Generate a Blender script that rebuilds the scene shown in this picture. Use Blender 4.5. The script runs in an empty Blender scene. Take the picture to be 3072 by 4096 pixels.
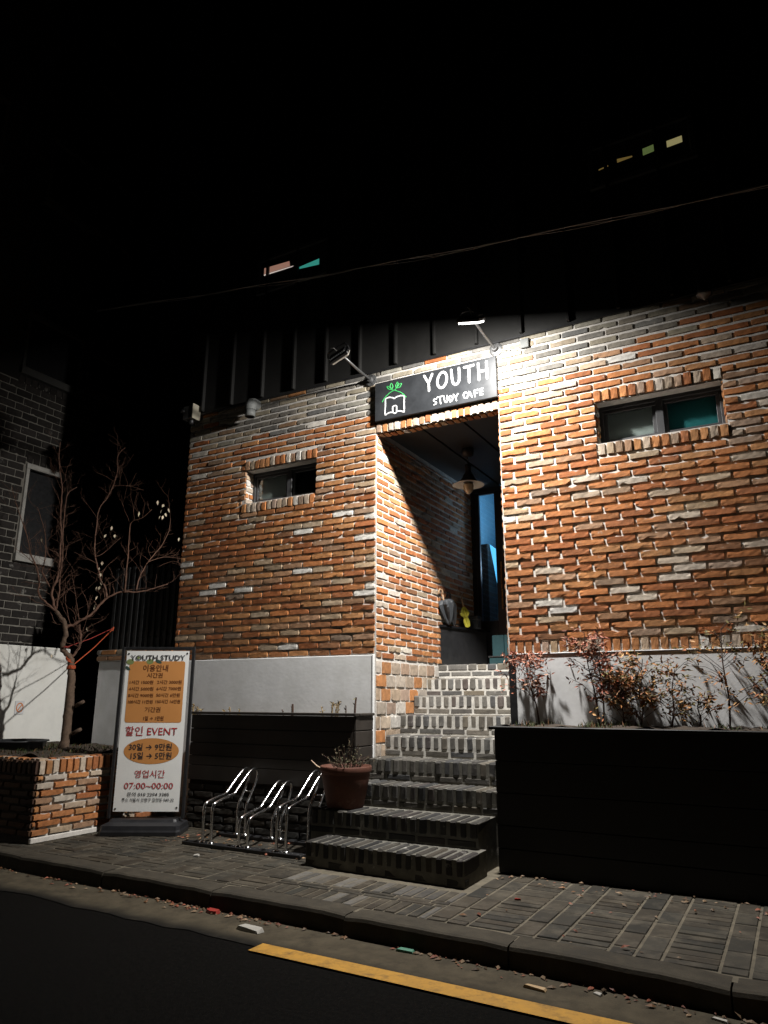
import bpy, math, random
from mathutils import Vector, Matrix
rnd = random.Random(7)
PI = math.pi
sc = bpy.context.scene
COL = sc.collection

# ------------------------------------------------------------------ camera
cam_d = bpy.data.cameras.new("camera")
cam = bpy.data.objects.new("camera", cam_d)
COL.objects.link(cam)
sc.camera = cam
cam_d.sensor_fit = 'VERTICAL'
cam_d.sensor_height = 36.0
cam_d.sensor_width = 27.0
cam_d.lens = 2876.66 / 4096 * 36.0
cam_d.clip_start = 0.05
cam_d.clip_end = 500.0
_p, _y, _r = math.radians(14.674), math.radians(29.0555), math.radians(0.106)
_fw = Vector((-math.sin(_y) * math.cos(_p), math.cos(_y) * math.cos(_p), math.sin(_p)))
_rt = Vector((math.cos(_y), math.sin(_y), 0))
_up = _rt.cross(_fw)
_rt2 = _rt * math.cos(_r) + _up * math.sin(_r)
_up2 = _up * math.cos(_r) - _rt * math.sin(_r)
_m = Matrix((_rt2, _up2, -_fw)).transposed().to_4x4()
_m.translation = Vector((0, -5.8, 0))
cam.matrix_world = _m

# ------------------------------------------------------------------ night sky and exposure
world = bpy.data.worlds.new("World")
sc.world = world
world.use_nodes = True
wn = world.node_tree
wbg = wn.nodes["Background"]
sky = wn.nodes.new("ShaderNodeTexSky")
sky.sky_type = 'NISHITA'
sky.sun_disc = False
sky.sun_elevation = math.radians(-4.0)
sky.sun_rotation = math.radians(200)
wn.links.new(sky.outputs[0], wbg.inputs[0])
wbg.inputs[1].default_value = 0.004
sc.view_settings.view_transform = 'Standard'
sc.view_settings.look = 'None'
sc.view_settings.exposure = 0.0
sc.view_settings.gamma = 1.0
sc.cycles.diffuse_bounces = 1
LAMP_ENERGY = 470.0
LAMP_SMOOTH = 3.5

# ------------------------------------------------------------------ helpers
WP = {}


class MB:
    """collects geometry (and a colour per vertex) for ONE mesh object"""

    def __init__(self):
        self.v, self.f, self.c, self.col = [], [], [], (1, 1, 1)

    def add(self, vs, fs):
        b = len(self.v)
        self.v.extend(tuple(p) for p in vs)
        self.f.extend(tuple(b + i for i in f) for f in fs)
        self.c.extend([self.col] * len(vs))
        return self

    def quad(self, a, b, c, d):
        return self.add([a, b, c, d], [(0, 1, 2, 3)])

    def box(self, x0, x1, y0, y1, z0, z1):
        vs = [(x, y, z) for z in (z0, z1) for y in (y0, y1) for x in (x0, x1)]
        return self.add(vs, [(0, 2, 3, 1), (4, 5, 7, 6), (0, 1, 5, 4), (2, 6, 7, 3), (0, 4, 6, 2), (1, 3, 7, 5)])

    def bbox(self, x0, x1, y0, y1, z0, z1, b=0.004, j=0.0):
        """box with chamfered edges"""
        b = min(b, (x1 - x0) * .4, (y1 - y0) * .4, (z1 - z0) * .4)
        lo, hi = (x0, y0, z0), (x1, y1, z1)
        idx, vs, fs = {}, [], []
        for sx in (0, 1):
            for sy in (0, 1):
                for sz in (0, 1):
                    s = (sx, sy, sz)
                    for ax in range(3):
                        p = []
                        for k in range(3):
                            e = hi[k] if s[k] else lo[k]
                            if k != ax:
                                e += -b if s[k] else b
                            p.append(e + (rnd.uniform(-j, j) if j else 0))
                        idx[(s, ax)] = len(vs)
                        vs.append(p)
        def V(s, ax): return idx[(s, ax)]
        for ax in range(3):
            o = [k for k in range(3) if k != ax]
            for side in (0, 1):
                q = []
                for a, bb in ((0, 0), (1, 0), (1, 1), (0, 1)):
                    s = [0, 0, 0]; s[ax] = side; s[o[0]] = a; s[o[1]] = bb
                    q.append(V(tuple(s), ax))
                flip = (side == 0) != (ax == 1)
                fs.append(q[::-1] if flip else q)
        for ax in range(3):                                   # edge chamfers run along ax
            o = [k for k in range(3) if k != ax]
            for a in (0, 1):
                for c in (0, 1):
                    s0 = [0, 0, 0]; s0[o[0]] = a; s0[o[1]] = c
                    s1 = list(s0); s1[ax] = 1
                    s0, s1 = tuple(s0), tuple(s1)
                    fs.append((V(s0, o[0]), V(s1, o[0]), V(s1, o[1]), V(s0, o[1])))
        for s in [(a, c, d) for a in (0, 1) for c in (0, 1) for d in (0, 1)]:
            fs.append((V(s, 0), V(s, 1), V(s, 2)))
        return self.add(vs, fs)

    def prism(self, pts, z0, z1):
        n = len(pts)
        vs = [(p[0], p[1], z0) for p in pts] + [(p[0], p[1], z1) for p in pts]
        fs = [tuple(range(n))[::-1], tuple(range(n, 2 * n))]
        fs += [(i, (i + 1) % n, n + (i + 1) % n, n + i) for i in range(n)]
        return self.add(vs, fs)

    def tube(self, pts, r, seg=8, cap=True, flat=None):
        """swept tube; r a number or list; flat=(normal, ratio) squashes the section along normal"""
        pts = [Vector(p) for p in pts]
        n = len(pts)
        rr = r if isinstance(r, (list, tuple)) else [r] * n
        vs, fs = [], []
        t0 = (pts[1] - pts[0]).normalized()
        a = t0.orthogonal().normalized()
        for i in range(n):
            if i == 0: t = t0
            elif i == n - 1: t = (pts[-1] - pts[-2]).normalized()
            else:
                t = (pts[i + 1] - pts[i]).normalized() + (pts[i] - pts[i - 1]).normalized()
                t = t.normalized() if t.length > 1e-6 else t0
            if flat:
                nn = Vector(flat[0]); u = t.cross(nn).normalized(); w = nn * flat[1]
            else:
                a = (a - t * a.dot(t))
                a = a.normalized() if a.length > 1e-6 else t.orthogonal().normalized()
                u = a; w = t.cross(a)
            for k in range(seg):
                an = 2 * PI * k / seg
                vs.append(pts[i] + u * (math.cos(an) * rr[i]) + w * (math.sin(an) * rr[i]))
        for i in range(n - 1):
            for k in range(seg):
                k2 = (k + 1) % seg
                fs.append((i * seg + k, i * seg + k2, (i + 1) * seg + k2, (i + 1) * seg + k))
        if cap:
            fs.append(tuple(range(seg))[::-1]); fs.append(tuple((n - 1) * seg + k for k in range(seg)))
        return self.add(vs, fs)

    def stroke(self, pts, w, normal, thick):
        """a brush stroke with round ends, lying on a surface"""
        pts = [Vector(p) for p in pts]
        closed = (pts[0] - pts[-1]).length < 1e-6
        out = []
        for i in range(len(pts) - 1):
            for k in range(4):
                t = k / 4
                p0 = pts[i - 1] if i > 0 else pts[0]
                p3 = pts[i + 2] if i + 2 < len(pts) else pts[-1]
                p1, p2 = pts[i], pts[i + 1]
                cat = .5 * ((2 * p1) + (p2 - p0) * t + (2 * p0 - 5 * p1 + 4 * p2 - p3) * t * t + (3 * p1 - p0 - 3 * p2 + p3) * t ** 3)
                out.append(cat.lerp(p1.lerp(p2, t), .5))
        out.append(pts[-1])
        r = [w / 2] * len(out)
        if not closed:
            d0 = (out[0] - out[1]).normalized() * w * .5
            d1 = (out[-1] - out[-2]).normalized() * w * .5
            out = [out[0] + d0, out[0] + d0 * .7] + out + [out[-1] + d1 * .7, out[-1] + d1]
            r = [w * .1, w * .36] + r + [w * .36, w * .1]
        return self.tube(out, r, 8, True, (normal, thick / (w / 2)))

    def lathe(self, prof, c=(0, 0, 0), seg=24, wob=None, closed=False):
        vs, fs = [], []
        for i, (r, z) in enumerate(prof):
            for k in range(seg):
                an = 2 * PI * k / seg
                q = r * (wob(an, i) if wob else 1)
                vs.append((c[0] + q * math.cos(an), c[1] + q * math.sin(an), c[2] + z))
        for i in range(len(prof) - 1):
            for k in range(seg):
                k2 = (k + 1) % seg
                fs.append((i * seg + k, i * seg + k2, (i + 1) * seg + k2, (i + 1) * seg + k))
        if closed:
            fs.append(tuple(range(seg))[::-1]); fs.append(tuple((len(prof) - 1) * seg + k for k in range(seg)))
        return self.add(vs, fs)

    def brick(self, o, u, v, n, L, H, D=.012, rough=.0008, bev=.0035, nu=None):
        """one hand-made brick: a rounded, slightly crooked slab standing D out of the mortar"""
        nu = nu or max(2, int(L / .035))
        us = [0, bev] + [bev + (L - 2 * bev) * i / nu for i in range(1, nu)] + [L - bev, L]
        hs = [0, bev, H * .5, H - bev, H]
        D *= rnd.uniform(.78, 1.25)
        tilt, tilt2 = rnd.uniform(-.0015, .0015), rnd.uniform(-.0009, .0009)
        chip = rnd.random() < .40
        cu = rnd.uniform(0, L); cs = rnd.choice((0, 4)); cw = rnd.uniform(.012, .04)
        vs, fs = [], []
        nU, nV = len(us), len(hs)
        for i, a in enumerate(us):
            for k, h in enumerate(hs):
                edge = i in (0, nU - 1) or k in (0, nV - 1)
                d = -.008 if edge else D + rnd.uniform(-rough, rough) + tilt * (2 * a / L - 1) + tilt2 * (2 * h / H - 1)
                if not edge and (i in (1, nU - 2)) and (k in (1, nV - 2)): d -= .0025
                hh, aa = h, a
                if k in (0, 1): hh += rnd.uniform(-.0012, .0024)
                if k in (3, 4): hh += rnd.uniform(-.002, .0012)
                if chip and abs(a - cu) < cw and ((cs == 0 and k <= 1) or (cs == 4 and k >= 3)):
                    q = (1 - abs(a - cu) / cw) * .013
                    hh += q if cs == 0 else -q
                    d -= .002
                p = o + u * aa + v * hh + n * d
                vs.append((p.x, p.y, p.z))
        for i in range(nU - 1):
            for k in range(nV - 1):
                fs.append((i * nV + k, (i + 1) * nV + k, (i + 1) * nV + k + 1, i * nV + k + 1))
        return self.add(vs, fs)

    def leaf(self, p, d, nrm, L, W, fold=.25):
        d = d.normalized(); s = d.cross(nrm)
        s = s.normalized() if s.length > 1e-4 else d.orthogonal().normalized()
        up = s.cross(d)
        a = p; m = p + d * L * .45 - up * W * fold; e = p + d * L - up * L * .12
        l = p + d * L * .42 + s * W * .5; r = p + d * L * .42 - s * W * .5
        return self.add([a, l, e, r, m], [(0, 4, 1), (1, 4, 2), (0, 3, 4), (3, 2, 4)])

    def build(self, name, mat, parent=None, smooth=False, local=False, origin=None):
        me = bpy.data.meshes.new(name)
        if parent is not None:
            w = Vector((0, 0, 0)) if local else WP[parent]
            wp = WP[parent]
        else:
            if origin is None:
                xs, ys, zs = zip(*self.v)
                origin = ((min(xs) + max(xs)) / 2, (min(ys) + max(ys)) / 2, min(zs))
            w = wp = Vector(origin)
        me.from_pydata([(x - w.x, y - w.y, z - w.z) for x, y, z in self.v], [], self.f)
        at = me.color_attributes.new("Col", 'FLOAT_COLOR', 'POINT')
        flat = []
        for c in self.c:
            flat += [c[0], c[1], c[2], 1.0]
        at.data.foreach_set("color", flat)
        if smooth:
            me.polygons.foreach_set("use_smooth", [True] * len(me.polygons))
        me.materials.append(mat)
        ob = bpy.data.objects.new(name, me)
        COL.objects.link(ob)
        if parent is not None:
            ob.parent = parent
        else:
            ob.location = w
        WP[ob] = wp
        return ob


def tag(o, label=None, cat=None, group=None, kind=None):
    if label: o["label"] = label
    if cat: o["category"] = cat
    if group: o["group"] = group
    if kind: o["kind"] = kind
    return o


def thing(name, label, cat, loc, group=None):
    o = bpy.data.objects.new(name, None)
    o.empty_display_size = .1
    COL.objects.link(o)
    o.location = loc
    WP[o] = Vector(loc)
    return tag(o, label, cat, group)


def copy_tree(o, parent=None):
    c = o.copy()
    COL.objects.link(c)
    c.parent = parent
    for ch in list(o.children):
        copy_tree(ch, c)
    return c


# ------------------------------------------------------------------ materials
def mat(name, base=(.5, .5, .5), rough=.7, metal=0.0, var=0.0, scale=8.0, bump=0.0, bscale=60.0, attr=False,
        spec=.4, emit=None, estr=0.0, stain=None, stain_scale=3.0, stain_at=(.52, .66), coat=0.0, streak=0.0):
    m = bpy.data.materials.new(name)
    m.use_nodes = True
    nt = m.node_tree
    b = nt.nodes["Principled BSDF"]
    b.inputs["Roughness"].default_value = rough
    b.inputs["Metallic"].default_value = metal
    b.inputs["Specular IOR Level"].default_value = spec
    b.inputs["Coat Weight"].default_value = coat
    tc = nt.nodes.new("ShaderNodeTexCoord")
    if attr:
        at = nt.nodes.new("ShaderNodeAttribute"); at.attribute_name = "Col"
        src = at.outputs["Color"]
    else:
        rgb = nt.nodes.new("ShaderNodeRGB"); rgb.outputs[0].default_value = (*base, 1)
        src = rgb.outputs[0]
    if var > 0:
        n = nt.nodes.new("ShaderNodeTexNoise"); n.inputs["Scale"].default_value = scale
        n.inputs["Detail"].default_value = 6; n.inputs["Roughness"].default_value = .65
        nt.links.new(tc.outputs["Object"], n.inputs["Vector"])
        mr = nt.nodes.new("ShaderNodeMapRange")
        mr.inputs["From Min"].default_value = .3; mr.inputs["From Max"].default_value = .7
        mr.inputs["To Min"].default_value = 1 - var; mr.inputs["To Max"].default_value = 1 + var
        nt.links.new(n.outputs["Fac"], mr.inputs["Value"])
        mx = nt.nodes.new("ShaderNodeVectorMath"); mx.operation = 'SCALE'
        nt.links.new(src, mx.inputs[0]); nt.links.new(mr.outputs[0], mx.inputs["Scale"])
        src = mx.outputs[0]
        rr = nt.nodes.new("ShaderNodeMapRange")
        rr.inputs["To Min"].default_value = max(.05, rough - .15); rr.inputs["To Max"].default_value = min(1, rough + .15)
        nt.links.new(n.outputs["Fac"], rr.inputs["Value"]); nt.links.new(rr.outputs[0], b.inputs["Roughness"])
    if stain is not None:
        n2 = nt.nodes.new("ShaderNodeTexNoise"); n2.inputs["Scale"].default_value = stain_scale
        n2.inputs["Detail"].default_value = 8; n2.inputs["Roughness"].default_value = .7
        nt.links.new(tc.outputs["Object"], n2.inputs["Vector"])
        m2 = nt.nodes.new("ShaderNodeMapRange")
        m2.inputs["From Min"].default_value = stain_at[0]; m2.inputs["From Max"].default_value = stain_at[1]
        nt.links.new(n2.outputs["Fac"], m2.inputs["Value"])
        mix = nt.nodes.new("ShaderNodeMix"); mix.data_type = 'RGBA'
        nt.links.new(m2.outputs[0], mix.inputs["Factor"]); nt.links.new(src, mix.inputs["A"])
        mix.inputs["B"].default_value = (*stain, 1)
        src = mix.outputs["Result"]
    if streak > 0:                                            # faint run-off marks, drawn out along the height
        mp = nt.nodes.new("ShaderNodeMapping"); mp.inputs["Scale"].default_value = (4, 4, .7)
        nt.links.new(tc.outputs["Object"], mp.inputs["Vector"])
        n4 = nt.nodes.new("ShaderNodeTexNoise"); n4.inputs["Scale"].default_value = 1.6; n4.inputs["Detail"].default_value = 5
        nt.links.new(mp.outputs[0], n4.inputs["Vector"])
        m4 = nt.nodes.new("ShaderNodeMapRange"); m4.inputs["From Min"].default_value = .42; m4.inputs["From Max"].default_value = .75
        m4.inputs["To Min"].default_value = 1.0; m4.inputs["To Max"].default_value = 1 - streak
        nt.links.new(n4.outputs["Fac"], m4.inputs["Value"])
        v4 = nt.nodes.new("ShaderNodeVectorMath"); v4.operation = 'SCALE'
        nt.links.new(src, v4.inputs[0]); nt.links.new(m4.outputs[0], v4.inputs["Scale"]); src = v4.outputs[0]
    nt.links.new(src, b.inputs["Base Color"])
    if bump > 0:
        n3 = nt.nodes.new("ShaderNodeTexNoise"); n3.inputs["Scale"].default_value = bscale
        n3.inputs["Detail"].default_value = 6; n3.inputs["Roughness"].default_value = .7
        nt.links.new(tc.outputs["Object"], n3.inputs["Vector"])
        bp = nt.nodes.new("ShaderNodeBump"); bp.inputs["Strength"].default_value = 1.0
        bp.inputs["Distance"].default_value = bump
        nt.links.new(n3.outputs["Fac"], bp.inputs["Height"]); nt.links.new(bp.outputs[0], b.inputs["Normal"])
    if emit:
        b.inputs["Emission Color"].default_value = (*emit, 1)
        b.inputs["Emission Strength"].default_value = estr
    return m


def glass_mat(name, tint=(.9, .95, .95), refl=.06):
    m = bpy.data.materials.new(name)
    m.use_nodes = True
    nt = m.node_tree
    nt.nodes.clear()
    out = nt.nodes.new("ShaderNodeOutputMaterial")
    tr = nt.nodes.new("ShaderNodeBsdfTransparent"); tr.inputs[0].default_value = (*tint, 1)
    gl = nt.nodes.new("ShaderNodeBsdfGlossy"); gl.inputs["Roughness"].default_value = .03
    mx = nt.nodes.new("ShaderNodeMixShader")
    lw = nt.nodes.new("ShaderNodeLayerWeight"); lw.inputs["Blend"].default_value = .3
    mr = nt.nodes.new("ShaderNodeMapRange"); mr.inputs["To Min"].default_value = refl; mr.inputs["To Max"].default_value = .6
    nt.links.new(lw.outputs["Fresnel"], mr.inputs["Value"])
    nt.links.new(mr.outputs[0], mx.inputs[0]); nt.links.new(tr.outputs[0], mx.inputs[1]); nt.links.new(gl.outputs[0], mx.inputs[2])
    nt.links.new(mx.outputs[0], out.inputs[0])
    return m


M = {}
M['brick'] = mat('old_brick', attr=True, rough=.88, var=.28, scale=22, bump=.0022, bscale=75, spec=.25,
                 stain=(.48, .42, .34), stain_scale=16, stain_at=(.64, .80))
M['mortar'] = mat('mortar', (.60, .565, .52), .92, var=.18, scale=18, bump=.002, bscale=90, spec=.2)
M['dark_brick'] = mat('dark_brick', attr=True, rough=.85, var=.3, scale=22, bump=.002, bscale=70, spec=.3,
                      stain=(.34, .32, .29), stain_scale=9, stain_at=(.60, .75))
M['step_mortar'] = mat('step_mortar', (.46, .44, .40), .92, var=.3, scale=12, bump=.002, bscale=80, spec=.2)
M['stucco'] = mat('stucco', (.79, .79, .79), .9, var=.07, scale=5, bump=.0012, bscale=30, spec=.2,
                  stain=(.67, .67, .65), stain_scale=2.2, stain_at=(.46, .72), streak=.06)
M['old_white'] = mat('old_white_paint', (.80, .79, .74), .9, var=.08, scale=5, bump=.001, bscale=30, spec=.2,
                     stain=(.62, .60, .54), stain_scale=2.5, stain_at=(.5, .75))
M['clad'] = mat('dark_cladding', (.014, .0135, .0125), .6, var=.2, scale=2, spec=.4)
M['black_metal'] = mat('black_metal', (.015, .015, .016), .45, var=.2, scale=20, spec=.5)
M['grey_metal'] = mat('grey_metal', (.16, .16, .16), .4, metal=.6, var=.2, scale=30)
M['sign_black'] = mat('sign_black', (.028, .030, .033), .42, var=.35, scale=5, spec=.5)
M['sign_white'] = mat('sign_white', (.66, .66, .66), .5, var=.05, scale=20)
M['sign_green'] = mat('sign_green', (.05, .36, .10), .5, var=.1, scale=20)
M['chrome'] = mat('stainless', (.72, .72, .72), .2, metal=1.0, var=.12, scale=40)
M['terracotta'] = mat('terracotta', (.10, .036, .021), .75, var=.25, scale=7, bump=.001, bscale=60,
                      stain=(.30, .20, .16), stain_scale=5, stain_at=(.58, .80))
M['soil'] = mat('soil', (.045, .032, .022), .95, var=.5, scale=30, bump=.01, bscale=40)
M['wood_dark'] = mat('dark_wood', (.032, .026, .021), .65, var=.3, scale=6, bump=.0008, bscale=50)
M['planter_black'] = mat('planter_black', (.010, .0095, .009), .6, var=.3, scale=6)
M['asphalt'] = mat('asphalt', (.0045, .0042, .0038), .95, var=.75, scale=45, bump=.003, bscale=160, spec=.05, stain=(.015, .013, .010), stain_scale=70, stain_at=(.56, .70))
M['gutter'] = mat('gutter', (.078, .064, .043), .93, attr=True, var=.35, scale=7, bump=.0015, bscale=120, spec=.15,
                  stain=(.032, .027, .02), stain_scale=5, stain_at=(.52, .75))
M['kerb'] = mat('kerb', (.055, .047, .035), .9, var=.3, scale=9, bump=.002, bscale=70, spec=.2,
                stain=(.04, .035, .028), stain_scale=3, stain_at=(.5, .7))
M['paver_joint'] = mat('paver_joint', (.115, .098, .070), .95, var=.4, scale=10, bump=.001, bscale=80)
M['paver'] = mat('paver', attr=True, rough=.8, var=.3, scale=14, bump=.001, bscale=80, spec=.35,
                 stain=(.095, .080, .058), stain_scale=5, stain_at=(.47, .72))
M['yellow'] = mat('yellow_paint', (.50, .26, .035), .75, var=.2, scale=10, bump=.001, bscale=150,
                  stain=(.13, .075, .022), stain_scale=11, stain_at=(.50, .74))
M['bark'] = mat('bark', (.115, .075, .05), .9, var=.4, scale=30, bump=.003, bscale=60)
M['leaf'] = mat('leaf', attr=True, rough=.6, var=.25, scale=20, spec=.3)
M['stem'] = mat('stem', (.06, .032, .022), .8, var=.3, scale=40)
M['dry'] = mat('dry_plant', attr=True, rough=.85, var=.3, scale=40)
M['banner'] = mat('banner_vinyl', (.90, .90, .87), .55, var=.03, scale=4)
M['b_orange'] = mat('banner_orange', (.62, .27, .08), .6, var=.04, scale=6)
M['b_dark'] = mat('banner_dark', (.035, .035, .04), .6)
M['b_brown'] = mat('banner_brown', (.15, .048, .016), .6)
M['b_red'] = mat('banner_red', (.52, .055, .06), .6)
M['b_leaf'] = mat('banner_leaf', (.22, .27, .10), .6)
M['b_leaf2'] = mat('banner_leaf_dark', (.045, .09, .075), .6)
M['base_plastic'] = mat('base_plastic', (.02, .02, .022), .45, var=.2, scale=10)
M['rope'] = mat('rope', (.42, .075, .025), .8, var=.2, scale=60)
M['window_frame'] = mat('window_frame', (.05, .05, .052), .45, var=.1)
M['blind'] = mat('blind', (.62, .60, .56), .9, var=.05)
M['teal_blind'] = mat('teal_blind', (.05, .30, .31), .9, var=.05)
M['glass'] = glass_mat('window_glass')
M['interior'] = mat('interior_dark', (.03, .03, .03), .9)
M['pale_wall'] = mat('pale_interior', (.22, .46, .60), .9, var=.05, scale=3)
M['lens'] = mat('lamp_lens', (1, 1, 1), .4, emit=(1, .98, .95), estr=9.0)
M['brass'] = mat('brass', (.50, .33, .15), .3, metal=1.0, var=.1, scale=30)
M['enamel'] = mat('enamel', (.62, .58, .50), .4, var=.05)
M['bulb'] = mat('bulb_glass', (.42, .30, .16), .08, spec=.8, coat=.5)
M['teal'] = mat('teal_paint', (.006, .032, .037), .6, var=.15, scale=8)
M['grey_fabric'] = mat('grey_fabric', (.038, .042, .047), .6, var=.2, scale=25)
M['yellow_fabric'] = mat('yellow_fabric', (.62, .56, .06), .6, var=.15, scale=25)
M['wood_light'] = mat('light_wood', (.34, .22, .13), .5, var=.15, scale=25)
M['pvc'] = mat('pvc', (.16, .165, .16), .6, var=.15, scale=12)
M['beige'] = mat('beige_plastic', (.45, .41, .32), .6, var=.1)
M['white_trim'] = mat('white_trim', (.48, .46, .42), .7, var=.15, scale=10)
M['paper'] = mat('paper', (.42, .40, .36), .8, var=.1)
M['red_wrap'] = mat('red_wrap', (.34, .04, .03), .5, var=.1)
M['green_wrap'] = mat('green_wrap', (.09, .25, .17), .5, var=.1)
M['tan_wrap'] = mat('tan_wrap', (.48, .33, .18), .6, var=.1)
M['cable'] = mat('cable', (.27, .26, .25), .6)

# ------------------------------------------------------------------ outlines of the sign, the tree and its leaves (metres)
SIGN = {"white":[[[-3.184,2.871],[-3.161,2.878],[-3.134,2.878],[-3.108,2.869],[-3.085,2.856],[-3.069,2.864],[-3.05,2.869],[-3.015,2.871],[-2.975,2.857],[-2.977,2.782],[-2.976,2.694],[-3.007,2.707],[-3.033,2.715],[-3.055,2.712],[-3.077,2.698],[-3.103,2.712],[-3.13,2.718],[-3.161,2.713],[-3.188,2.702],[-3.185,2.787],[-3.184,2.871]],[[-3.102,2.718],[-3.102,2.774],[-3.06,2.775],[-3.06,2.72]]],"green":[[[-3.218,2.848],[-3.2,2.875],[-3.17,2.904],[-3.13,2.93],[-3.085,2.944],[-3.045,2.923],[-3.015,2.907],[-2.984,2.88],[-2.955,2.846]],[[-3.119,2.957],[-3.085,2.944],[-3.066,2.955],[-3.054,2.977],[-3.045,3.001]],[[-3.11,2.958],[-3.132,2.996],[-3.117,3.026],[-3.099,2.988],[-3.11,2.958]],[[-3.112,2.955],[-3.15,2.969],[-3.168,3.002],[-3.137,2.988],[-3.119,2.965]],[[-3.063,2.958],[-3.069,2.994],[-3.048,3.024],[-3.037,2.99],[-3.063,2.958]],[[-3.06,2.96],[-3.021,2.963],[-3.002,2.999],[-3.035,2.994]]],"big":[[[-2.758,3.021],[-2.735,2.977],[-2.712,2.936],[-2.71,2.895],[-2.708,2.857]],[[-2.673,3.021],[-2.693,2.977],[-2.712,2.936]],[[-2.522,2.934],[-2.521,2.955],[-2.524,2.974],[-2.53,2.991],[-2.539,3.004],[-2.549,3.012],[-2.562,3.016],[-2.574,3.014],[-2.587,3.006],[-2.598,2.994],[-2.608,2.978],[-2.614,2.959],[-2.618,2.938],[-2.619,2.918],[-2.616,2.898],[-2.61,2.882],[-2.601,2.869],[-2.59,2.86],[-2.578,2.857],[-2.565,2.86],[-2.553,2.867],[-2.542,2.879],[-2.532,2.895],[-2.526,2.914],[-2.522,2.934]],[[-2.473,3.017],[-2.47,2.962],[-2.466,2.911],[-2.454,2.876],[-2.435,2.859],[-2.413,2.864],[-2.397,2.889],[-2.393,2.942],[-2.395,3.018]],[[-2.341,3.012],[-2.295,3.012],[-2.249,3.014]],[[-2.295,3.012],[-2.295,2.934],[-2.295,2.855]],[[-2.201,3.018],[-2.199,2.935],[-2.197,2.856]],[[-2.12,3.018],[-2.119,2.934],[-2.118,2.854]],[[-2.199,2.935],[-2.159,2.934],[-2.119,2.934]]],"small":[[[-2.631,2.758],[-2.652,2.76],[-2.661,2.746],[-2.65,2.733],[-2.635,2.723],[-2.636,2.707],[-2.659,2.701]],[[-2.623,2.77],[-2.569,2.77]],[[-2.596,2.768],[-2.589,2.699]],[[-2.553,2.766],[-2.549,2.724],[-2.538,2.701],[-2.524,2.703],[-2.518,2.716],[-2.522,2.767]],[[-2.5,2.757],[-2.494,2.697],[-2.475,2.704],[-2.465,2.724],[-2.474,2.747],[-2.5,2.757]],[[-2.455,2.763],[-2.435,2.729],[-2.412,2.762]],[[-2.435,2.729],[-2.428,2.695]],[[-2.325,2.752],[-2.34,2.761],[-2.354,2.746],[-2.354,2.719],[-2.341,2.7],[-2.324,2.706]],[[-2.321,2.7],[-2.298,2.76],[-2.272,2.7]],[[-2.31,2.722],[-2.28,2.723]],[[-2.247,2.757],[-2.242,2.697]],[[-2.247,2.757],[-2.215,2.76]],[[-2.245,2.729],[-2.22,2.731]],[[-2.196,2.761],[-2.189,2.701]],[[-2.196,2.761],[-2.164,2.761]],[[-2.194,2.732],[-2.167,2.733]],[[-2.189,2.701],[-2.163,2.703]]]}
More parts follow.
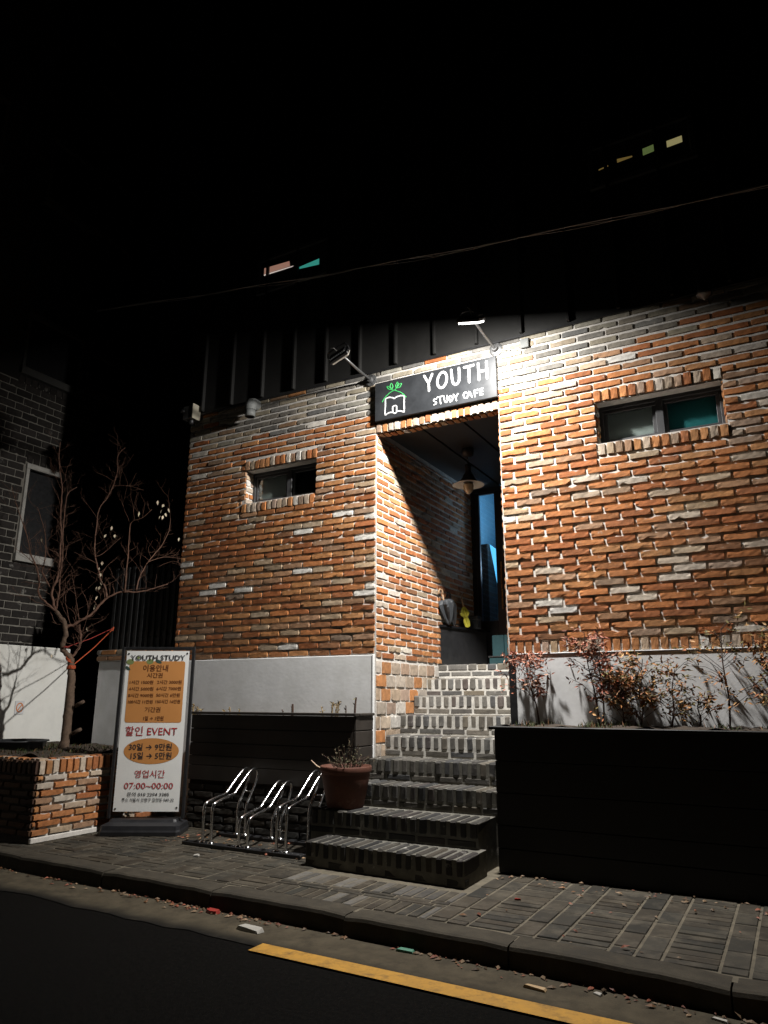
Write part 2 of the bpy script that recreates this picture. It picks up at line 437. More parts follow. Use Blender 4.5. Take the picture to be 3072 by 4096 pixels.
TREE = [[0.05,0.034,[[-6.494,-0.725,-0.516],[-6.491,-0.723,-0.331],[-6.488,-0.721,-0.096],[-6.496,-0.725,0.203],[-6.504,-0.73,0.312],[-6.516,-0.737,0.409]]],[0.03,0.022,[[-6.516,-0.737,0.409],[-6.545,-0.762,0.447],[-6.591,-0.798,0.519],[-6.578,-0.8,0.592],[-6.564,-0.801,0.703],[-6.596,-0.829,0.802],[-6.661,-0.875,0.889]]],[0.017,0.005,[[-6.661,-0.875,0.889],[-6.693,-0.896,0.989],[-6.713,-0.912,1.116],[-6.685,-0.901,1.192],[-6.662,-0.893,1.333],[-6.666,-0.899,1.462],[-6.671,-0.906,1.592],[-6.669,-0.91,1.723],[-6.693,-0.928,1.882],[-6.703,-0.937,2.123],[-6.708,-0.944,2.259],[-6.744,-0.969,2.423],[-6.765,-0.985,2.602],[-6.765,-0.989,2.755]]],[0.011,0.003,[[-6.72,-0.907,1.117],[-6.846,-0.939,1.289],[-6.893,-0.927,1.347],[-6.909,-0.898,1.485],[-6.964,-0.89,1.732],[-7.073,-0.913,1.986],[-7.136,-0.91,2.077]]],[0.014,0.003,[[-6.662,-0.875,0.895],[-6.725,-0.942,0.973],[-6.786,-1.008,1.058],[-6.771,-1.031,1.193],[-6.791,-1.074,1.354],[-6.836,-1.131,1.489],[-6.841,-1.165,1.612],[-6.916,-1.239,1.866],[-6.953,-1.291,2.016],[-6.987,-1.341,2.194]]],[0.01,0.005,[[-6.661,-0.874,0.914],[-6.669,-0.854,1.082],[-6.699,-0.847,1.278],[-6.712,-0.829,1.478],[-6.756,-0.829,1.749],[-6.783,-0.82,2.108],[-6.784,-0.796,2.225],[-6.727,-0.74,2.295]]],[0.022,0.006,[[-6.598,-0.782,0.741],[-6.563,-0.731,0.759],[-6.493,-0.66,0.825],[-6.443,-0.601,0.88],[-6.396,-0.543,0.986],[-6.347,-0.484,1.067],[-6.261,-0.404,1.13],[-6.111,-0.289,1.135],[-5.987,-0.188,1.179],[-5.884,-0.1,1.23]]],[0.013,0.003,[[-6.332,-0.52,1.059],[-6.373,-0.524,1.182],[-6.428,-0.535,1.237],[-6.48,-0.545,1.372],[-6.535,-0.556,1.508],[-6.569,-0.557,1.674],[-6.581,-0.544,1.842],[-6.591,-0.531,2.069],[-6.534,-0.48,2.214],[-6.501,-0.442,2.362],[-6.487,-0.415,2.54],[-6.515,-0.412,2.721],[-6.459,-0.362,2.837]]],[0.01,0.003,[[-6.208,-0.394,1.135],[-6.184,-0.419,1.3],[-6.156,-0.441,1.559],[-6.138,-0.469,1.807],[-6.089,-0.48,1.881],[-5.974,-0.454,1.913],[-5.863,-0.431,1.999]]],[0.01,0.003,[[-6.14,-0.299,1.155],[-6.15,-0.257,1.308],[-6.124,-0.195,1.464],[-6.083,-0.124,1.595],[-6.061,-0.064,1.687],[-6.032,-0.001,1.865],[-6.056,0.034,2.031]]],[0.006,0.002,[[-6.06,-0.254,1.462],[-5.996,-0.181,1.509],[-5.906,-0.092,1.536],[-5.8,0.004,1.522]]],[0.005,0.002,[[-5.963,-0.201,1.408],[-5.78,-0.156,1.466],[-5.661,-0.147,1.424]]],[0.005,0.002,[[-6.542,-0.408,2.369],[-6.356,-0.362,2.355],[-6.157,-0.309,2.29]]],[0.018,0.008,[[-6.515,-0.736,0.422],[-6.491,-0.694,0.5],[-6.489,-0.665,0.58],[-6.515,-0.65,0.676],[-6.548,-0.64,0.716]]],[0.006,0.002,[[-6.548,-0.64,0.716],[-6.609,-0.636,0.885],[-6.687,-0.641,1.11],[-6.782,-0.655,1.38]]],[0.006,0.002,[[-6.834,-1.028,1.352],[-6.831,-1.169,1.444],[-6.834,-1.313,1.507]]],[0.004,0.002,[[-6.468,-0.596,1.509],[-6.486,-0.491,1.569],[-6.419,-0.34,1.762]]]]
TREE_LEAVES = [[-6.083,-0.153,2.199],[-6.077,-0.035,2.076],[-6.055,-0.08,2.034],[-6.11,-0.054,2.119],[-6.123,-0.061,2.047],[-6.066,-0.006,2.138],[-6.096,-0.046,2.183],[-6.104,0.007,2.103],[-6.101,-0.391,2.018],[-6.431,-0.461,1.873],[-6.393,-0.44,1.777],[-6.476,-0.485,1.78],[-6.49,-0.493,1.475],[-6.467,-0.538,1.398],[-6.448,-0.527,1.332],[-6.443,-0.525,1.259],[-6.439,-0.579,1.179],[-6.418,-0.568,1.075],[-6.428,-0.573,0.997],[-6.442,-0.581,0.971],[-6.412,-0.622,0.787],[-6.447,-0.641,0.743],[-5.842,-0.019,1.767],[-7.013,-0.898,1.722],[-6.405,-0.561,1.185],[-6.607,-0.902,0.452]]

# ------------------------------------------------------------------ ground, road, kerb, pavement
GZ, RZ = -1.16, -1.265
KERB = [(-14, -1.60), (-9, -1.78), (-5.6, -1.905), (-3.4, -1.97), (-2.1, -2.025), (-.9, -2.085), (-.2, -2.14), (1.5, -2.25), (6, -2.6)]


def kerb_y(x):
    for (x0, y0), (x1, y1) in zip(KERB, KERB[1:]):
        if x0 <= x <= x1:
            return y0 + (y1 - y0) * (x - x0) / (x1 - x0)
    return KERB[0][1] if x < KERB[0][0] else KERB[-1][1]


g = MB(); g.quad((-120, -120, -1.42), (120, -120, -1.42), (120, 120, -1.42), (-120, 120, -1.42))
tag(g.build('ground', M['asphalt']), kind='structure')
r = MB(); r.quad((-40, -14, RZ), (40, -14, RZ), (40, -1.2, RZ), (-40, -1.2, RZ))
tag(r.build('road', M['asphalt']), kind='structure')
gu = MB()                                                  # concrete gutter strip along the kerb, edge a little uneven
N = 120
for i in range(N):
    xa, xb = -13.9 + 19.5 * i / N, -13.9 + 19.5 * (i + 1) / N
    def ge(x): return kerb_y(x) - .33 + .012 * math.sin(x * 9.1) + .01 * math.sin(x * 23)
    def wob(x): return .010 * math.sin(x * 3.7) + .012 * math.sin(x * 8.3 + 1) + .008 * math.sin(x * 19)
    xs_ = (xa, xb)
    prev = None
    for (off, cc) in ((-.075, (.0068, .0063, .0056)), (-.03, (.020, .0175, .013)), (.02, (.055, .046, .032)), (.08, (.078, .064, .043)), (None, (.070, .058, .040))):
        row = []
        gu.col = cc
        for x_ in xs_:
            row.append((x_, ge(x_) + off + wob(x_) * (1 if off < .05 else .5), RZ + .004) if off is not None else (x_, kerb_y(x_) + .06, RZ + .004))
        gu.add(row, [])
        k = len(gu.v)
        if prev is not None: gu.f.append((prev, prev + 1, k - 1, k - 2))
        prev = k - 2
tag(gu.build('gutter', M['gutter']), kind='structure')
yl = MB()
for i in range(40):
    def yy(x): return -2.352 - .028 * (x + 2.65) if x < -1.9 else -2.373 - .033 * (x + 1.9)
    xa, xb = -2.65 + 6.5 * i / 40, -2.65 + 6.5 * (i + 1) / 40
    yl.quad((xa, yy(xa) - .125, RZ + .0085), (xb, yy(xb) - .125, RZ + .0085), (xb, yy(xb), RZ + .0085), (xa, yy(xa), RZ + .0085))
tag(yl.build('road_marking', M['yellow']), kind='structure')

kb = MB()                                                  # kerb stones, about a metre each, slightly crooked
x = -13.9
while x < 5.5:
    L = rnd.uniform(.92, 1.02)
    j = [rnd.uniform(-.008, .008) for _ in range(4)]
    a, b = x + .004, x + L - .004
    ya, yb = kerb_y(a) + j[0], kerb_y(b) + j[1]
    seg = 7
    ring = []
    for i in range(seg + 1):
        t = i / seg; xx = a + (b - a) * t; yy_ = ya + (yb - ya) * t + rnd.uniform(-.004, .004)
        zz = GZ + .003 + rnd.uniform(-.003, .003) - (.006 if i in (0, seg) else 0)
        w = .17
        ring.append([(xx, yy_ - .006, RZ - .05), (xx, yy_, zz - .022), (xx, yy_ + .008, zz - .006), (xx, yy_ + .024, zz),
                     (xx, yy_ + w, zz), (xx, yy_ + w, RZ - .05)])
    b0 = len(kb.v)
    kb.add([p for rg in ring for p in rg], [(i * 6 + k, i * 6 + k + 1, (i + 1) * 6 + k + 1, (i + 1) * 6 + k) for i in range(seg) for k in range(5)]
           + [(5, 4, 3, 2, 1, 0), tuple(seg * 6 + k for k in range(6))])
    x += L
tag(kb.build('kerb', M['kerb']), kind='structure')

pv = MB()
for i in range(60):
    xa, xb = -13.9 + 19.5 * i / 60, -13.9 + 19.5 * (i + 1) / 60
    pv.quad((xa, kerb_y(xa) + .1, GZ - .004), (xb, kerb_y(xb) + .1, GZ - .004), (xb, .3, GZ - .004), (xa, .3, GZ - .004))
pav = tag(pv.build('pavement', M['paver_joint'], origin=(0, 0, GZ)), kind='structure')
ti = MB()


def paver(x0, x1, y0, y1, pale=0.0):
    cx = (x0 + x1) / 2
    lim = kerb_y(cx) + .178
    y0 = max(y0, lim)
    if y1 - y0 < .03 or x1 - x0 < .03: return
    k = rnd.uniform(.6, 1.25); w = rnd.uniform(-.006, .006)
    ti.col = (.035 * k + w * .5, .0290 * k, .0200 * k - w * .3)
    if rnd.random() < pale: pk = rnd.uniform(.05, .13); ti.col = (pk, pk * .93, pk * .83)
    h = GZ + rnd.uniform(-.0015, .003)
    g_ = .0055
    t_ = [rnd.uniform(-.0012, .0012) for _ in range(4)]
    b = .005
    X0, X1, Y0, Y1 = x0 + g_, x1 - g_, y0 + g_, y1 - g_
    lo = GZ - .006
    ti.add([(X0, Y0, lo), (X1, Y0, lo), (X1, Y1, lo), (X0, Y1, lo),
            (X0 + b, Y0 + b, h + t_[0]), (X1 - b, Y0 + b, h + t_[1]), (X1 - b, Y1 - b, h + t_[2]), (X0 + b, Y1 - b, h + t_[3])],
           [(4, 5, 6, 7), (0, 1, 5, 4), (1, 2, 6, 5), (2, 3, 7, 6), (3, 0, 4, 7)])


# right of the steps: pairs of upright pavers, then triples of lying ones
x = -1.93
while x < 4:
    for c in range(2):
        for k in range(-3, 9):
            y = -2.10 + k * .247 + (.0 if int((x + 2) / .495) % 2 else .06)
            paver(x + c * .124, x + (c + 1) * .124, y, y + .247)
    for k in range(-9, 27):
        y = -2.10 + k * .0823
        paver(x + .248, x + .495, y, y + .0823)
    x += .495
# in front of the steps: two rows of bricks on edge with a stretcher course between
x = -3.16
while x < -1.96:
    w = rnd.uniform(.070, .078)
    paver(x, min(x + w, -1.93), -1.485, -1.235, .6); paver(x, min(x + w, -1.93), -1.86, -1.60, .25)
    x += w
for row in (-1.545, -1.60):
    x = -3.16 + rnd.uniform(-.1, 0)
    while x < -1.95:
        paver(max(x, -3.16), min(x + .24, -1.93), row, row + .057); x += .24
# left: the same basket weave, wider
x = -3.16
while x > -13:
    for k in range(-3, 9):
        y = -2.0 + k * .247
        if int(round((x + 3.16) / .247)) % 2 == (k % 2):
            for c in range(2): paver(x - .247 + c * .1235, x - .247 + (c + 1) * .1235, y, y + .247)
        else:
            for c in range(3): paver(x - .247, x, y + c * .0823, y + (c + 1) * .0823)
    x -= .247
y = -1.235
tl = ti.build('paver', M['paver'], pav)

# ------------------------------------------------------------------ brick laying
BR = [((.37, .148, .064), 34), ((.31, .112, .050), 24), ((.39, .182, .085), 18), ((.33, .19, .11), 11), ((.36, .265, .175), 6.5),
      ((.24, .11, .06), 6), ((.55, .51, .45), 1.5), ((.25, .17, .115), 4)]
GREYS = [((.22, .20, .17), 5), ((.30, .27, .21), 5), ((.155, .145, .13), 4), ((.34, .27, .19), 3), ((.24, .15, .09), 1)]
PALE = [((.40, .31, .23), 5), ((.43, .36, .29), 5), ((.42, .19, .09), 4), ((.36, .25, .18), 3), ((.48, .43, .37), 2)]
DARK = [((.13, .12, .105), 6), ((.17, .155, .135), 5), ((.095, .09, .085), 5), ((.19, .165, .13), 2), ((.12, .10, .09), 2)]


def pick(tab):
    t = rnd.uniform(0, sum(w for _, w in tab))
    for c, w in tab:
        t -= w
        if t <= 0: break
    k = rnd.uniform(.82, 1.16); h = rnd.uniform(-.07, .07)
    return (c[0] * k * (1 + h * .7), c[1] * k, c[2] * k * (1 - h) * (.86 if c[0] > c[2] * 3 else 1))


def lay(mb, O, u, v, n, s0, s1, t0, t1, H=.067, L=.243, holes=(), colour=None, joint=.0160, D=.013, first=None, headers=0.0):
    """running bond between s0..s1 and t0..t1, broken around holes"""
    O, u, v, n = Vector(O), Vector(u), Vector(v), Vector(n)
    t, row = t0, 0
    while t < t1 - H * .3:
        hgt = min(H, t1 - t)
        cuts = [(s0, s1)]
        for (a, b, c, d) in holes:
            if c < t + hgt * .7 and d > t + hgt * .3:
                nc = []
                for (p, q) in cuts:
                    if b <= p or a >= q: nc.append((p, q)); continue
                    if a > p: nc.append((p, a))
                    if b < q: nc.append((b, q))
                cuts = nc
        off = (first or 0) - (L * .5 if row % 2 else 0) + rnd.uniform(-.012, .012)
        for (p, q) in cuts:
            s = math.floor((p - off) / L) * L + off
            while s < q - .012:
                l = L
                a, b = max(p, s), min(q, s + l)
                ja = joint / 2 if a > p + .001 else 0.002
                jb = joint / 2 if b < q - .001 else 0.002
                if b - a - ja - jb > .025:
                    mb.col = colour(a, t)
                    dh = rnd.uniform(-.003, .003)
                    mb.brick(O + u * (a + ja) + v * (t + joint / 2 + dh), u, v, n, b - a - ja - jb, hgt - joint, D)
                s += l
        t += H
        row += 1


def soldier(mb, O, u, v, n, s0, s1, t0, t1, w=.07, colour=None, joint=.012, D=.012):
    O, u, v, n = Vector(O), Vector(u), Vector(v), Vector(n)
    k = max(1, round((s1 - s0) / w)); w = (s1 - s0) / k
    for i in range(k):
        a = s0 + i * w
        mb.col = colour(a, t0)
        dt = rnd.uniform(-.003, .003)
        mb.brick(O + u * (a + joint / 2) + v * (t0 + joint / 2 + dt), u, v, n, w - joint, t1 - t0 - joint, D, nu=3)


def sheet(mb, O, u, v, s0, s1, t0, t1, holes=()):
    """flat backing sheet with openings left out"""
    O, u, v = Vector(O), Vector(u), Vector(v)
    S = sorted({s0, s1} | {min(max(h[k], s0), s1) for h in holes for k in (0, 1)})
    T = sorted({t0, t1} | {min(max(h[k], t0), t1) for h in holes for k in (2, 3)})
    for a, b in zip(S, S[1:]):
        for c, d in zip(T, T[1:]):
            if any(h[0] <= (a + b) / 2 <= h[1] and h[2] <= (c + d) / 2 <= h[3] for h in holes): continue
            mb.quad(*(O + u * p + v * q for p, q in ((a, c), (b, c), (b, d), (a, d))))


X, Y, Z = Vector((1, 0, 0)), Vector((0, 1, 0)), Vector((0, 0, 1))
XL, XR = -3.31, -2.036          # doorway
WL, WR = (-4.935, -4.015, 2.041, 2.41), (-1.185, -.21, 2.065, 2.43)
LAND = .366
CLAD = 3.21


def face_colour(x, t):
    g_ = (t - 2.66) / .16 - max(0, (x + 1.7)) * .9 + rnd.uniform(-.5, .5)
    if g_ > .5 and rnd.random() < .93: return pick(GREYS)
    if t < 1.75 and x < -3.3 and rnd.random() < .028: return (.62, .59, .54)
    if x > -2 and rnd.random() < .11: return pick(PALE)
    return pick(BR)


cafe = thing('cafe_building', 'red brick study cafe with lit doorway, small high windows and dark metal upper storey', 'building', (-2.7, .2, GZ))
holes = [(XL, XR, -2, 2.66), WL, (-4.95, -4.0, 2.41, 2.525), (-4.975, -4.02, 1.93, 2.041), WR, (-1.2, -.2, 2.43, 2.545), (-1.195, -.195, 1.953, 2.065)]
w = MB()
lay(w, (0, 0, 0), X, Z, -Y, -5.8, XL, .403, CLAD + .03, holes=holes, colour=face_colour, first=XL)
lay(w, (0, 0, 0), X, Z, -Y, XL, 1.6, .470, CLAD + .03, holes=holes, colour=face_colour, first=XR)
soldier(w, (0, 0, 0), X, Z, -Y, XR, 1.6, .365, .470, colour=lambda a, t: pick(PALE if rnd.random() < .5 else BR))
soldier(w, (0, 0, 0), X, Z, -Y, XL, XR, 2.545, 2.66, w=.068, colour=lambda a, t: pick(PALE if rnd.random() < .45 else BR))
for (a, b, c, d) in ((-4.95, -4.0, 2.41, 2.525), (-4.975, -4.02, 1.93, 2.041), (-1.2, -.2, 2.43, 2.545), (-1.195, -.195, 1.953, 2.065)):
    soldier(w, (0, 0, 0), X, Z, -Y, a, b, c, d, colour=lambda a, t: pick(PALE if rnd.random() < .5 else BR), D=.016)
# reveals of the doorway: brick returns, and big pale blocks beside the steps
lay(w, (XL, 0, 0), Y, Z, X, 0.002, 2.4, .370, 2.545, L=.243, first=.12, colour=lambda a, t: pick(PALE if rnd.random() < .12 else BR))
lay(w, (XL, 0, 0), Y, Z, X, 0.002, 1.42, -.86, .362, H=.1215, L=.19, colour=lambda a, t: pick(PALE), joint=.014)
lay(w, (XR, 0, 0), Y, Z, -X, 0.002, 2.4, .370, 2.545, L=.125, colour=lambda a, t: pick(BR))
soldier(w, (0, 0, 2.545), X, Y, -Z, XL, XR, 0.004, .112, w=.068, colour=lambda a, t: pick(BR), D=.01)
# window reveals
for (a, b, c, d) in (WL, WR):
    lay(w, (a, 0, 0), Y, Z, X, .002, .12, c, d, L=.13, colour=lambda a, t: pick(PALE if rnd.random() < .4 else BR), D=.008)
    lay(w, (b, 0, 0), Y, Z, -X, .002, .12, c, d, L=.13, colour=lambda a, t: pick(BR), D=.008)
lay(w, (-5.8, 0, 0), Y, Z, -X, .002, 3, -.1, CLAD, colour=lambda a, t: pick(BR))
w.build('brick_wall', M['brick'], cafe)

m = MB()
oh = [(XL + .002, XR - .002, -3, 2.549), (WL[0] - .008, WL[1] + .008, WL[2], WL[3]), (WR[0] - .008, WR[1] + .008, WR[2], WR[3])]
sheet(m, (0, -.0015, 0), X, Z, -5.79, 1.6, GZ, CLAD + .02, oh)
sheet(m, (XL + .004, 0, 0), Y, Z, -.001, 2.6, GZ, 2.62)
sheet(m, (XR - .004, 0, 0), Y, Z, -.001, 2.6, GZ, 2.62)
sheet(m, (0, 0, 2.552), X, Y, XL - .01, XR + .01, .008, .12)
sheet(m, (-5.79, 0, 0), Y, Z, .008, 6, GZ, CLAD + .02)
sheet(m, (1.6, 0, 0), Y, Z, .008, 6, GZ, CLAD + .02)
sheet(m, (0, 6, 0), X, Z, -5.79, 1.6, GZ, CLAD + .02)
for (a, b, c, d) in (WL, WR):
    sheet(m, (a - .006, 0, 0), Y, Z, .008, .34, c, d); sheet(m, (b + .006, 0, 0), Y, Z, .008, .34, c, d)
    sheet(m, (0, 0, c), X, Y, a - .006, b + .006, .008, .34); sheet(m, (0, 0, d), X, Y, a - .006, b + .006, .008, .34)
m.build('mortar_joint', M['mortar'], cafe)

# upper storey: standing-seam metal cladding
c = MB()
c.box(-5.83, 1.65, -.028, 6.0, CLAD, 9.4)
c.build('cladding', M['clad'], cafe)
for i, xs in enumerate([-5.6, -5.17, -4.735, -4.31, -3.895, -3.48, -3.065, -2.64, -2.21, -1.78, -1.35, -.92, -.49, -.06, .37, .8, 1.23]):
    s = MB(); s.bbox(xs - .014, xs + .014, -.070, -.0275, CLAD + .012, 9.38, .004)
    s.build('cladding_seam', M['clad'], cafe)
fl = MB(); fl.bbox(-5.84, 1.66, -.036, -.002, CLAD - .018, CLAD - .001, .003)
fl.build('flashing', M['black_metal'], cafe)

# smooth pale render at the foot of the wall
p = MB(); p.bbox(-5.79, -3.335, -.022, .004, -.95, .402, .004); p.build('plinth', M['stucco'], cafe)
p = MB(); p.bbox(-1.975, 1.6, -.022, .004, -.95, .362, .004); p.build('plinth', M['stucco'], cafe)
p = MB(); p.bbox(-3.334, -3.316, -.026, .003, -.95, .404, .003); p.bbox(-1.974, 1.6, -.029, .003, .3632, .371, .002)
p.build('plinth_trim', M['stucco'], cafe)
p = MB(); p.bbox(-2.034, -1.977, -.03, .004, -.5, .362, .003); p.build('flashing', M['black_metal'], cafe)
# ground floor fill beside the steps, under the doorway
p = MB(); p.box(XR + .001, XR + .06, .01, 1.5, GZ, LAND + .02); p.build('stair_cheek', M['step_mortar'], cafe)

# ceiling of the doorway: dark boards
for i in range(4):
    a, b = -3.32 + i * .4275, -3.32 + (i + 1) * .4275 - .02
    q = MB(); q.bbox(a, min(b, XR + .01), .1135, 2.46, 2.592, 2.612, .003)
    q.build('ceiling_board', M['clad'], cafe)
q = MB(); q.box(-3.4, -1.95, .10, 2.5, 2.625, 2.65); q.build('ceiling_backing', M['interior'], cafe)

# windows
for (a, b, c0, d0), kind in ((WL, 0), (WR, 1)):
    f = MB()
    y0, y1, t = .115, .165, .034
    mid = a + (b - a) * (.545 if kind == 0 else .50)
    for (p0, p1, q0, q1, k) in ((a, b, d0 - t, d0, 0), (a, b, c0, c0 + t, 0), (a, a + t, c0 + t, d0 - t, .003), (b - t, b, c0 + t, d0 - t, .003),
                                (mid - .03, mid + .03, c0 + t, d0 - t, -.006)):
        f.bbox(p0, p1, y0 + k, y1, q0, q1, .003)
    for (s0, s1) in ((a + t, mid - .03), (mid + .03, b - t)):           # inner sash
        f.bbox(s0 + .001, s1 - .001, y0 + .012, y1 - .004, c0 + t, c0 + t + .03, .003); f.bbox(s0 + .001, s1 - .001, y0 + .012, y1 - .004, d0 - t - .03, d0 - t, .003)
        f.bbox(s0, s0 + .03, y0 + .016, y1 - .004, c0 + t + .03, d0 - t - .03, .003); f.bbox(s1 - .03, s1, y0 + .016, y1 - .004, c0 + t + .03, d0 - t - .03, .003)
    fo = f.build('window', M['window_frame'], cafe)
    gl = MB(); gl.box(a + t, mid - .03, .140, .145, c0 + t, d0 - t); gl.box(mid + .03, b - t, .140, .145, c0 + t, d0 - t)
    gl.build('pane', M['glass'], fo)
    bl = MB(); bl.box(a + t + .02, mid - .045, .185, .188, c0 + .02, d0 - .03); bl.build('blind', M['blind'], fo)
    b2 = MB(); b2.box(mid + .045, b - t - .02, .185, .188, c0 + .02, d0 - .03)
    b2.build('blind', M['teal_blind'] if kind else M['interior'], fo)
    bx = MB(); bx.box(a - .1, b + .1, .35, .36, c0 - .1, d0 + .1); bx.build('window_backing', M['interior'], fo)
# upper windows, dimly lit from inside
M['lit_pink'] = mat('lit_blind_pink', (.3, .2, .16), .8, emit=(.62, .33, .24), estr=.42)
M['lit_white'] = mat('lit_blind_white', (.3, .3, .3), .8, emit=(.9, .78, .70), estr=.62)
M['lit_teal'] = mat('lit_blind_teal', (.05, .3, .28), .8, emit=(.07, .52, .42), estr=.42)
M['lit_amber'] = mat('lit_blind_amber', (.3, .2, .06), .8, emit=(.62, .42, .12), estr=.17)
M['lit_olive'] = mat('lit_blind_olive', (.2, .3, .1), .8, emit=(.36, .50, .16), estr=.19)
M['lit_yellow'] = mat('lit_blind_yellow', (.4, .35, .2), .8, emit=(.75, .66, .30), estr=.30)


def upper_window(a, b, c0, d0, panes):
    f = MB()
    for q in ((a - .05, b + .05, d0, d0 + .05), (a - .05, b + .05, c0 - .05, c0), (a - .05, a, c0, d0), (b, b + .05, c0, d0)):
        f.bbox(q[0], q[1], -.06, -.027, q[2], q[3], .004)
    f.box(a, b, -.0335, -.0285, c0, d0)
    fo = f.build('window', M['window_frame'], cafe)
    for (poly, mm) in panes:
        q = MB()
        q.add([(px, -.0355, pz) for px, pz in poly] + [(px, -.034, pz) for px, pz in poly],
              [tuple(range(len(poly))), tuple(range(len(poly), 2 * len(poly)))[::-1]] +
              [(i, len(poly) + i, len(poly) + (i + 1) % len(poly), (i + 1) % len(poly)) for i in range(len(poly))])
        q.build('lit_blind', M[mm], fo)


upper_window(-4.84, -3.95, 4.56, 4.93, [([(-4.80, 4.775), (-4.43, 4.765), (-4.44, 4.835), (-4.80, 4.855)], 'lit_pink'),
                                        ([(-4.80, 4.745), (-4.36, 4.745), (-4.32, 4.762), (-4.80, 4.772)], 'lit_white') if 0 else
                                        ([(-4.80, 4.757), (-4.40, 4.747), (-4.38, 4.757), (-4.80, 4.772)], 'lit_white'),
                                        ([(-4.31, 4.690), (-4.03, 4.66), (-4.03, 4.735), (-4.31, 4.712)], 'lit_teal')])
upper_window(-1.02, -.22, 4.50, 4.86, [([(-.985, 4.645), (-.90, 4.655), (-.90, 4.668), (-.985, 4.658)], 'lit_amber'),
                                       ([(-.82, 4.662), (-.69, 4.668), (-.69, 4.683), (-.82, 4.70)], 'lit_amber'),
                                       ([(-.60, 4.645), (-.49, 4.655), (-.49, 4.725), (-.60, 4.715)], 'lit_olive'),
                                       ([(-.40, 4.645), (-.275, 4.65), (-.275, 4.715), (-.40, 4.71)], 'lit_yellow')])

# entrance door with a tall pane, and the blue-lit room behind it
DY = 2.40
d = MB()
d.bbox(-3.31, -3.245, DY, DY + .06, LAND, 2.585, .004); d.bbox(-3.245, XR, DY, DY + .06, 2.53, 2.585, .004)
d.bbox(-2.11, XR, DY, DY + .06, LAND, 2.53, .004)
fr = d.build('door_frame', M['black_metal'], cafe)
d = MB()
d.bbox(-3.244, -3.20, DY + .008, DY + .052, LAND + .02, 2.528, .004); d.bbox(-2.995, -2.80, DY + .008, DY + .052, LAND + .02, 2.528, .004)
d.bbox(-3.20, -2.995, DY + .008, DY + .052, LAND + .02, .925, .004); d.bbox(-3.20, -2.995, DY + .008, DY + .052, 2.505, 2.528, .004)
dr = d.build('door', M['black_metal'], cafe)
d = MB(); d.box(-3.20, -2.995, DY + .026, DY + .032, .925, 2.505); d.build('door_pane', M['glass'], dr)
d = MB(); d.tube([(-2.915, DY - .045, 1.05), (-2.915, DY - .05, 1.34), (-2.915, DY - .045, 1.62)], .011, 8)
d.tube([(-2.915, DY - .045, 1.10), (-2.915, DY + .01, 1.10)], .008, 6); d.tube([(-2.915, DY - .045, 1.57), (-2.915, DY + .01, 1.57)], .008, 6)
d.build('door_handle', M['brass'], dr)
d = MB(); d.bbox(-2.798, -2.112, DY + .008, DY + .052, LAND + .02, 2.528, .004); d.build('door_side_panel', M['black_metal'], cafe)
rm = MB()
rm.box(-3.72, -3.68, 2.46, 5.2, LAND, 3.3); rm.box(-3.72, -1.9, 5.2, 5.24, LAND, 3.3); rm.box(-1.9, -1.86, 2.46, 5.2, LAND, 3.3)
rm.build('inner_wall', M['pale_wall'], cafe)
rm = MB(); rm.add([(-3.7, 2.46, 2.62), (-1.88, 2.46, 2.62), (-1.88, 5.2, 3.25), (-3.7, 5.2, 3.25)], [(0, 1, 2, 3)]); rm.build('inner_ceiling', M['pale_wall'], cafe)
rm = MB(); rm.box(-3.7, -1.88, 2.46, 5.2, LAND - .05, LAND); rm.build('inner_floor', M['interior'], cafe)
M['blue_panel'] = mat('blue_panel', (.04, .16, .40), .5)
M['blue_lamp'] = mat('blue_lamp', (.2, .5, .9), .5, emit=(.12, .55, 1.0), estr=1.6)
rm = MB(); rm.box(-3.5, -2.6, 4.0, 4.3, LAND, 1.95); rm.build('counter_wall', M['blue_panel'], cafe)
rm = MB(); rm.box(-3.68, -3.40, 3.2, 3.5, LAND, 2.05); rm.build('inner_cabinet', M['interior'], cafe)
rm = MB(); rm.add([(-3.405, 3.3, 2.06), (-3.29, 3.28, 1.965), (-3.29, 3.28, 1.37), (-3.355, 3.29, 1.78),
                   (-3.405, 3.33, 2.06), (-3.29, 3.32, 1.965), (-3.29, 3.32, 1.37), (-3.355, 3.32, 1.78)],
                  [(0, 3, 2, 1), (4, 5, 6, 7), (0, 1, 5, 4), (1, 2, 6, 5), (2, 3, 7, 6), (3, 0, 4, 7)])
rm.build('screen', M['blue_lamp'], cafe)
rm = MB(); rm.box(-3.11, -2.98, 2.9, 2.93, 2.49, 2.61); rm.build('hanging_plate', M['interior'], cafe)
bl = bpy.data.lights.new('room_light', 'AREA'); bl.energy = 30; bl.size = .35; bl.color = (.55, .74, 1.0)
bo = bpy.data.objects.new('room_light', bl); COL.objects.link(bo); bo.location = (-2.75, 3.55, 1.75)
bo.rotation_euler = (math.radians(205), 0, math.radians(20)); bo.parent = None

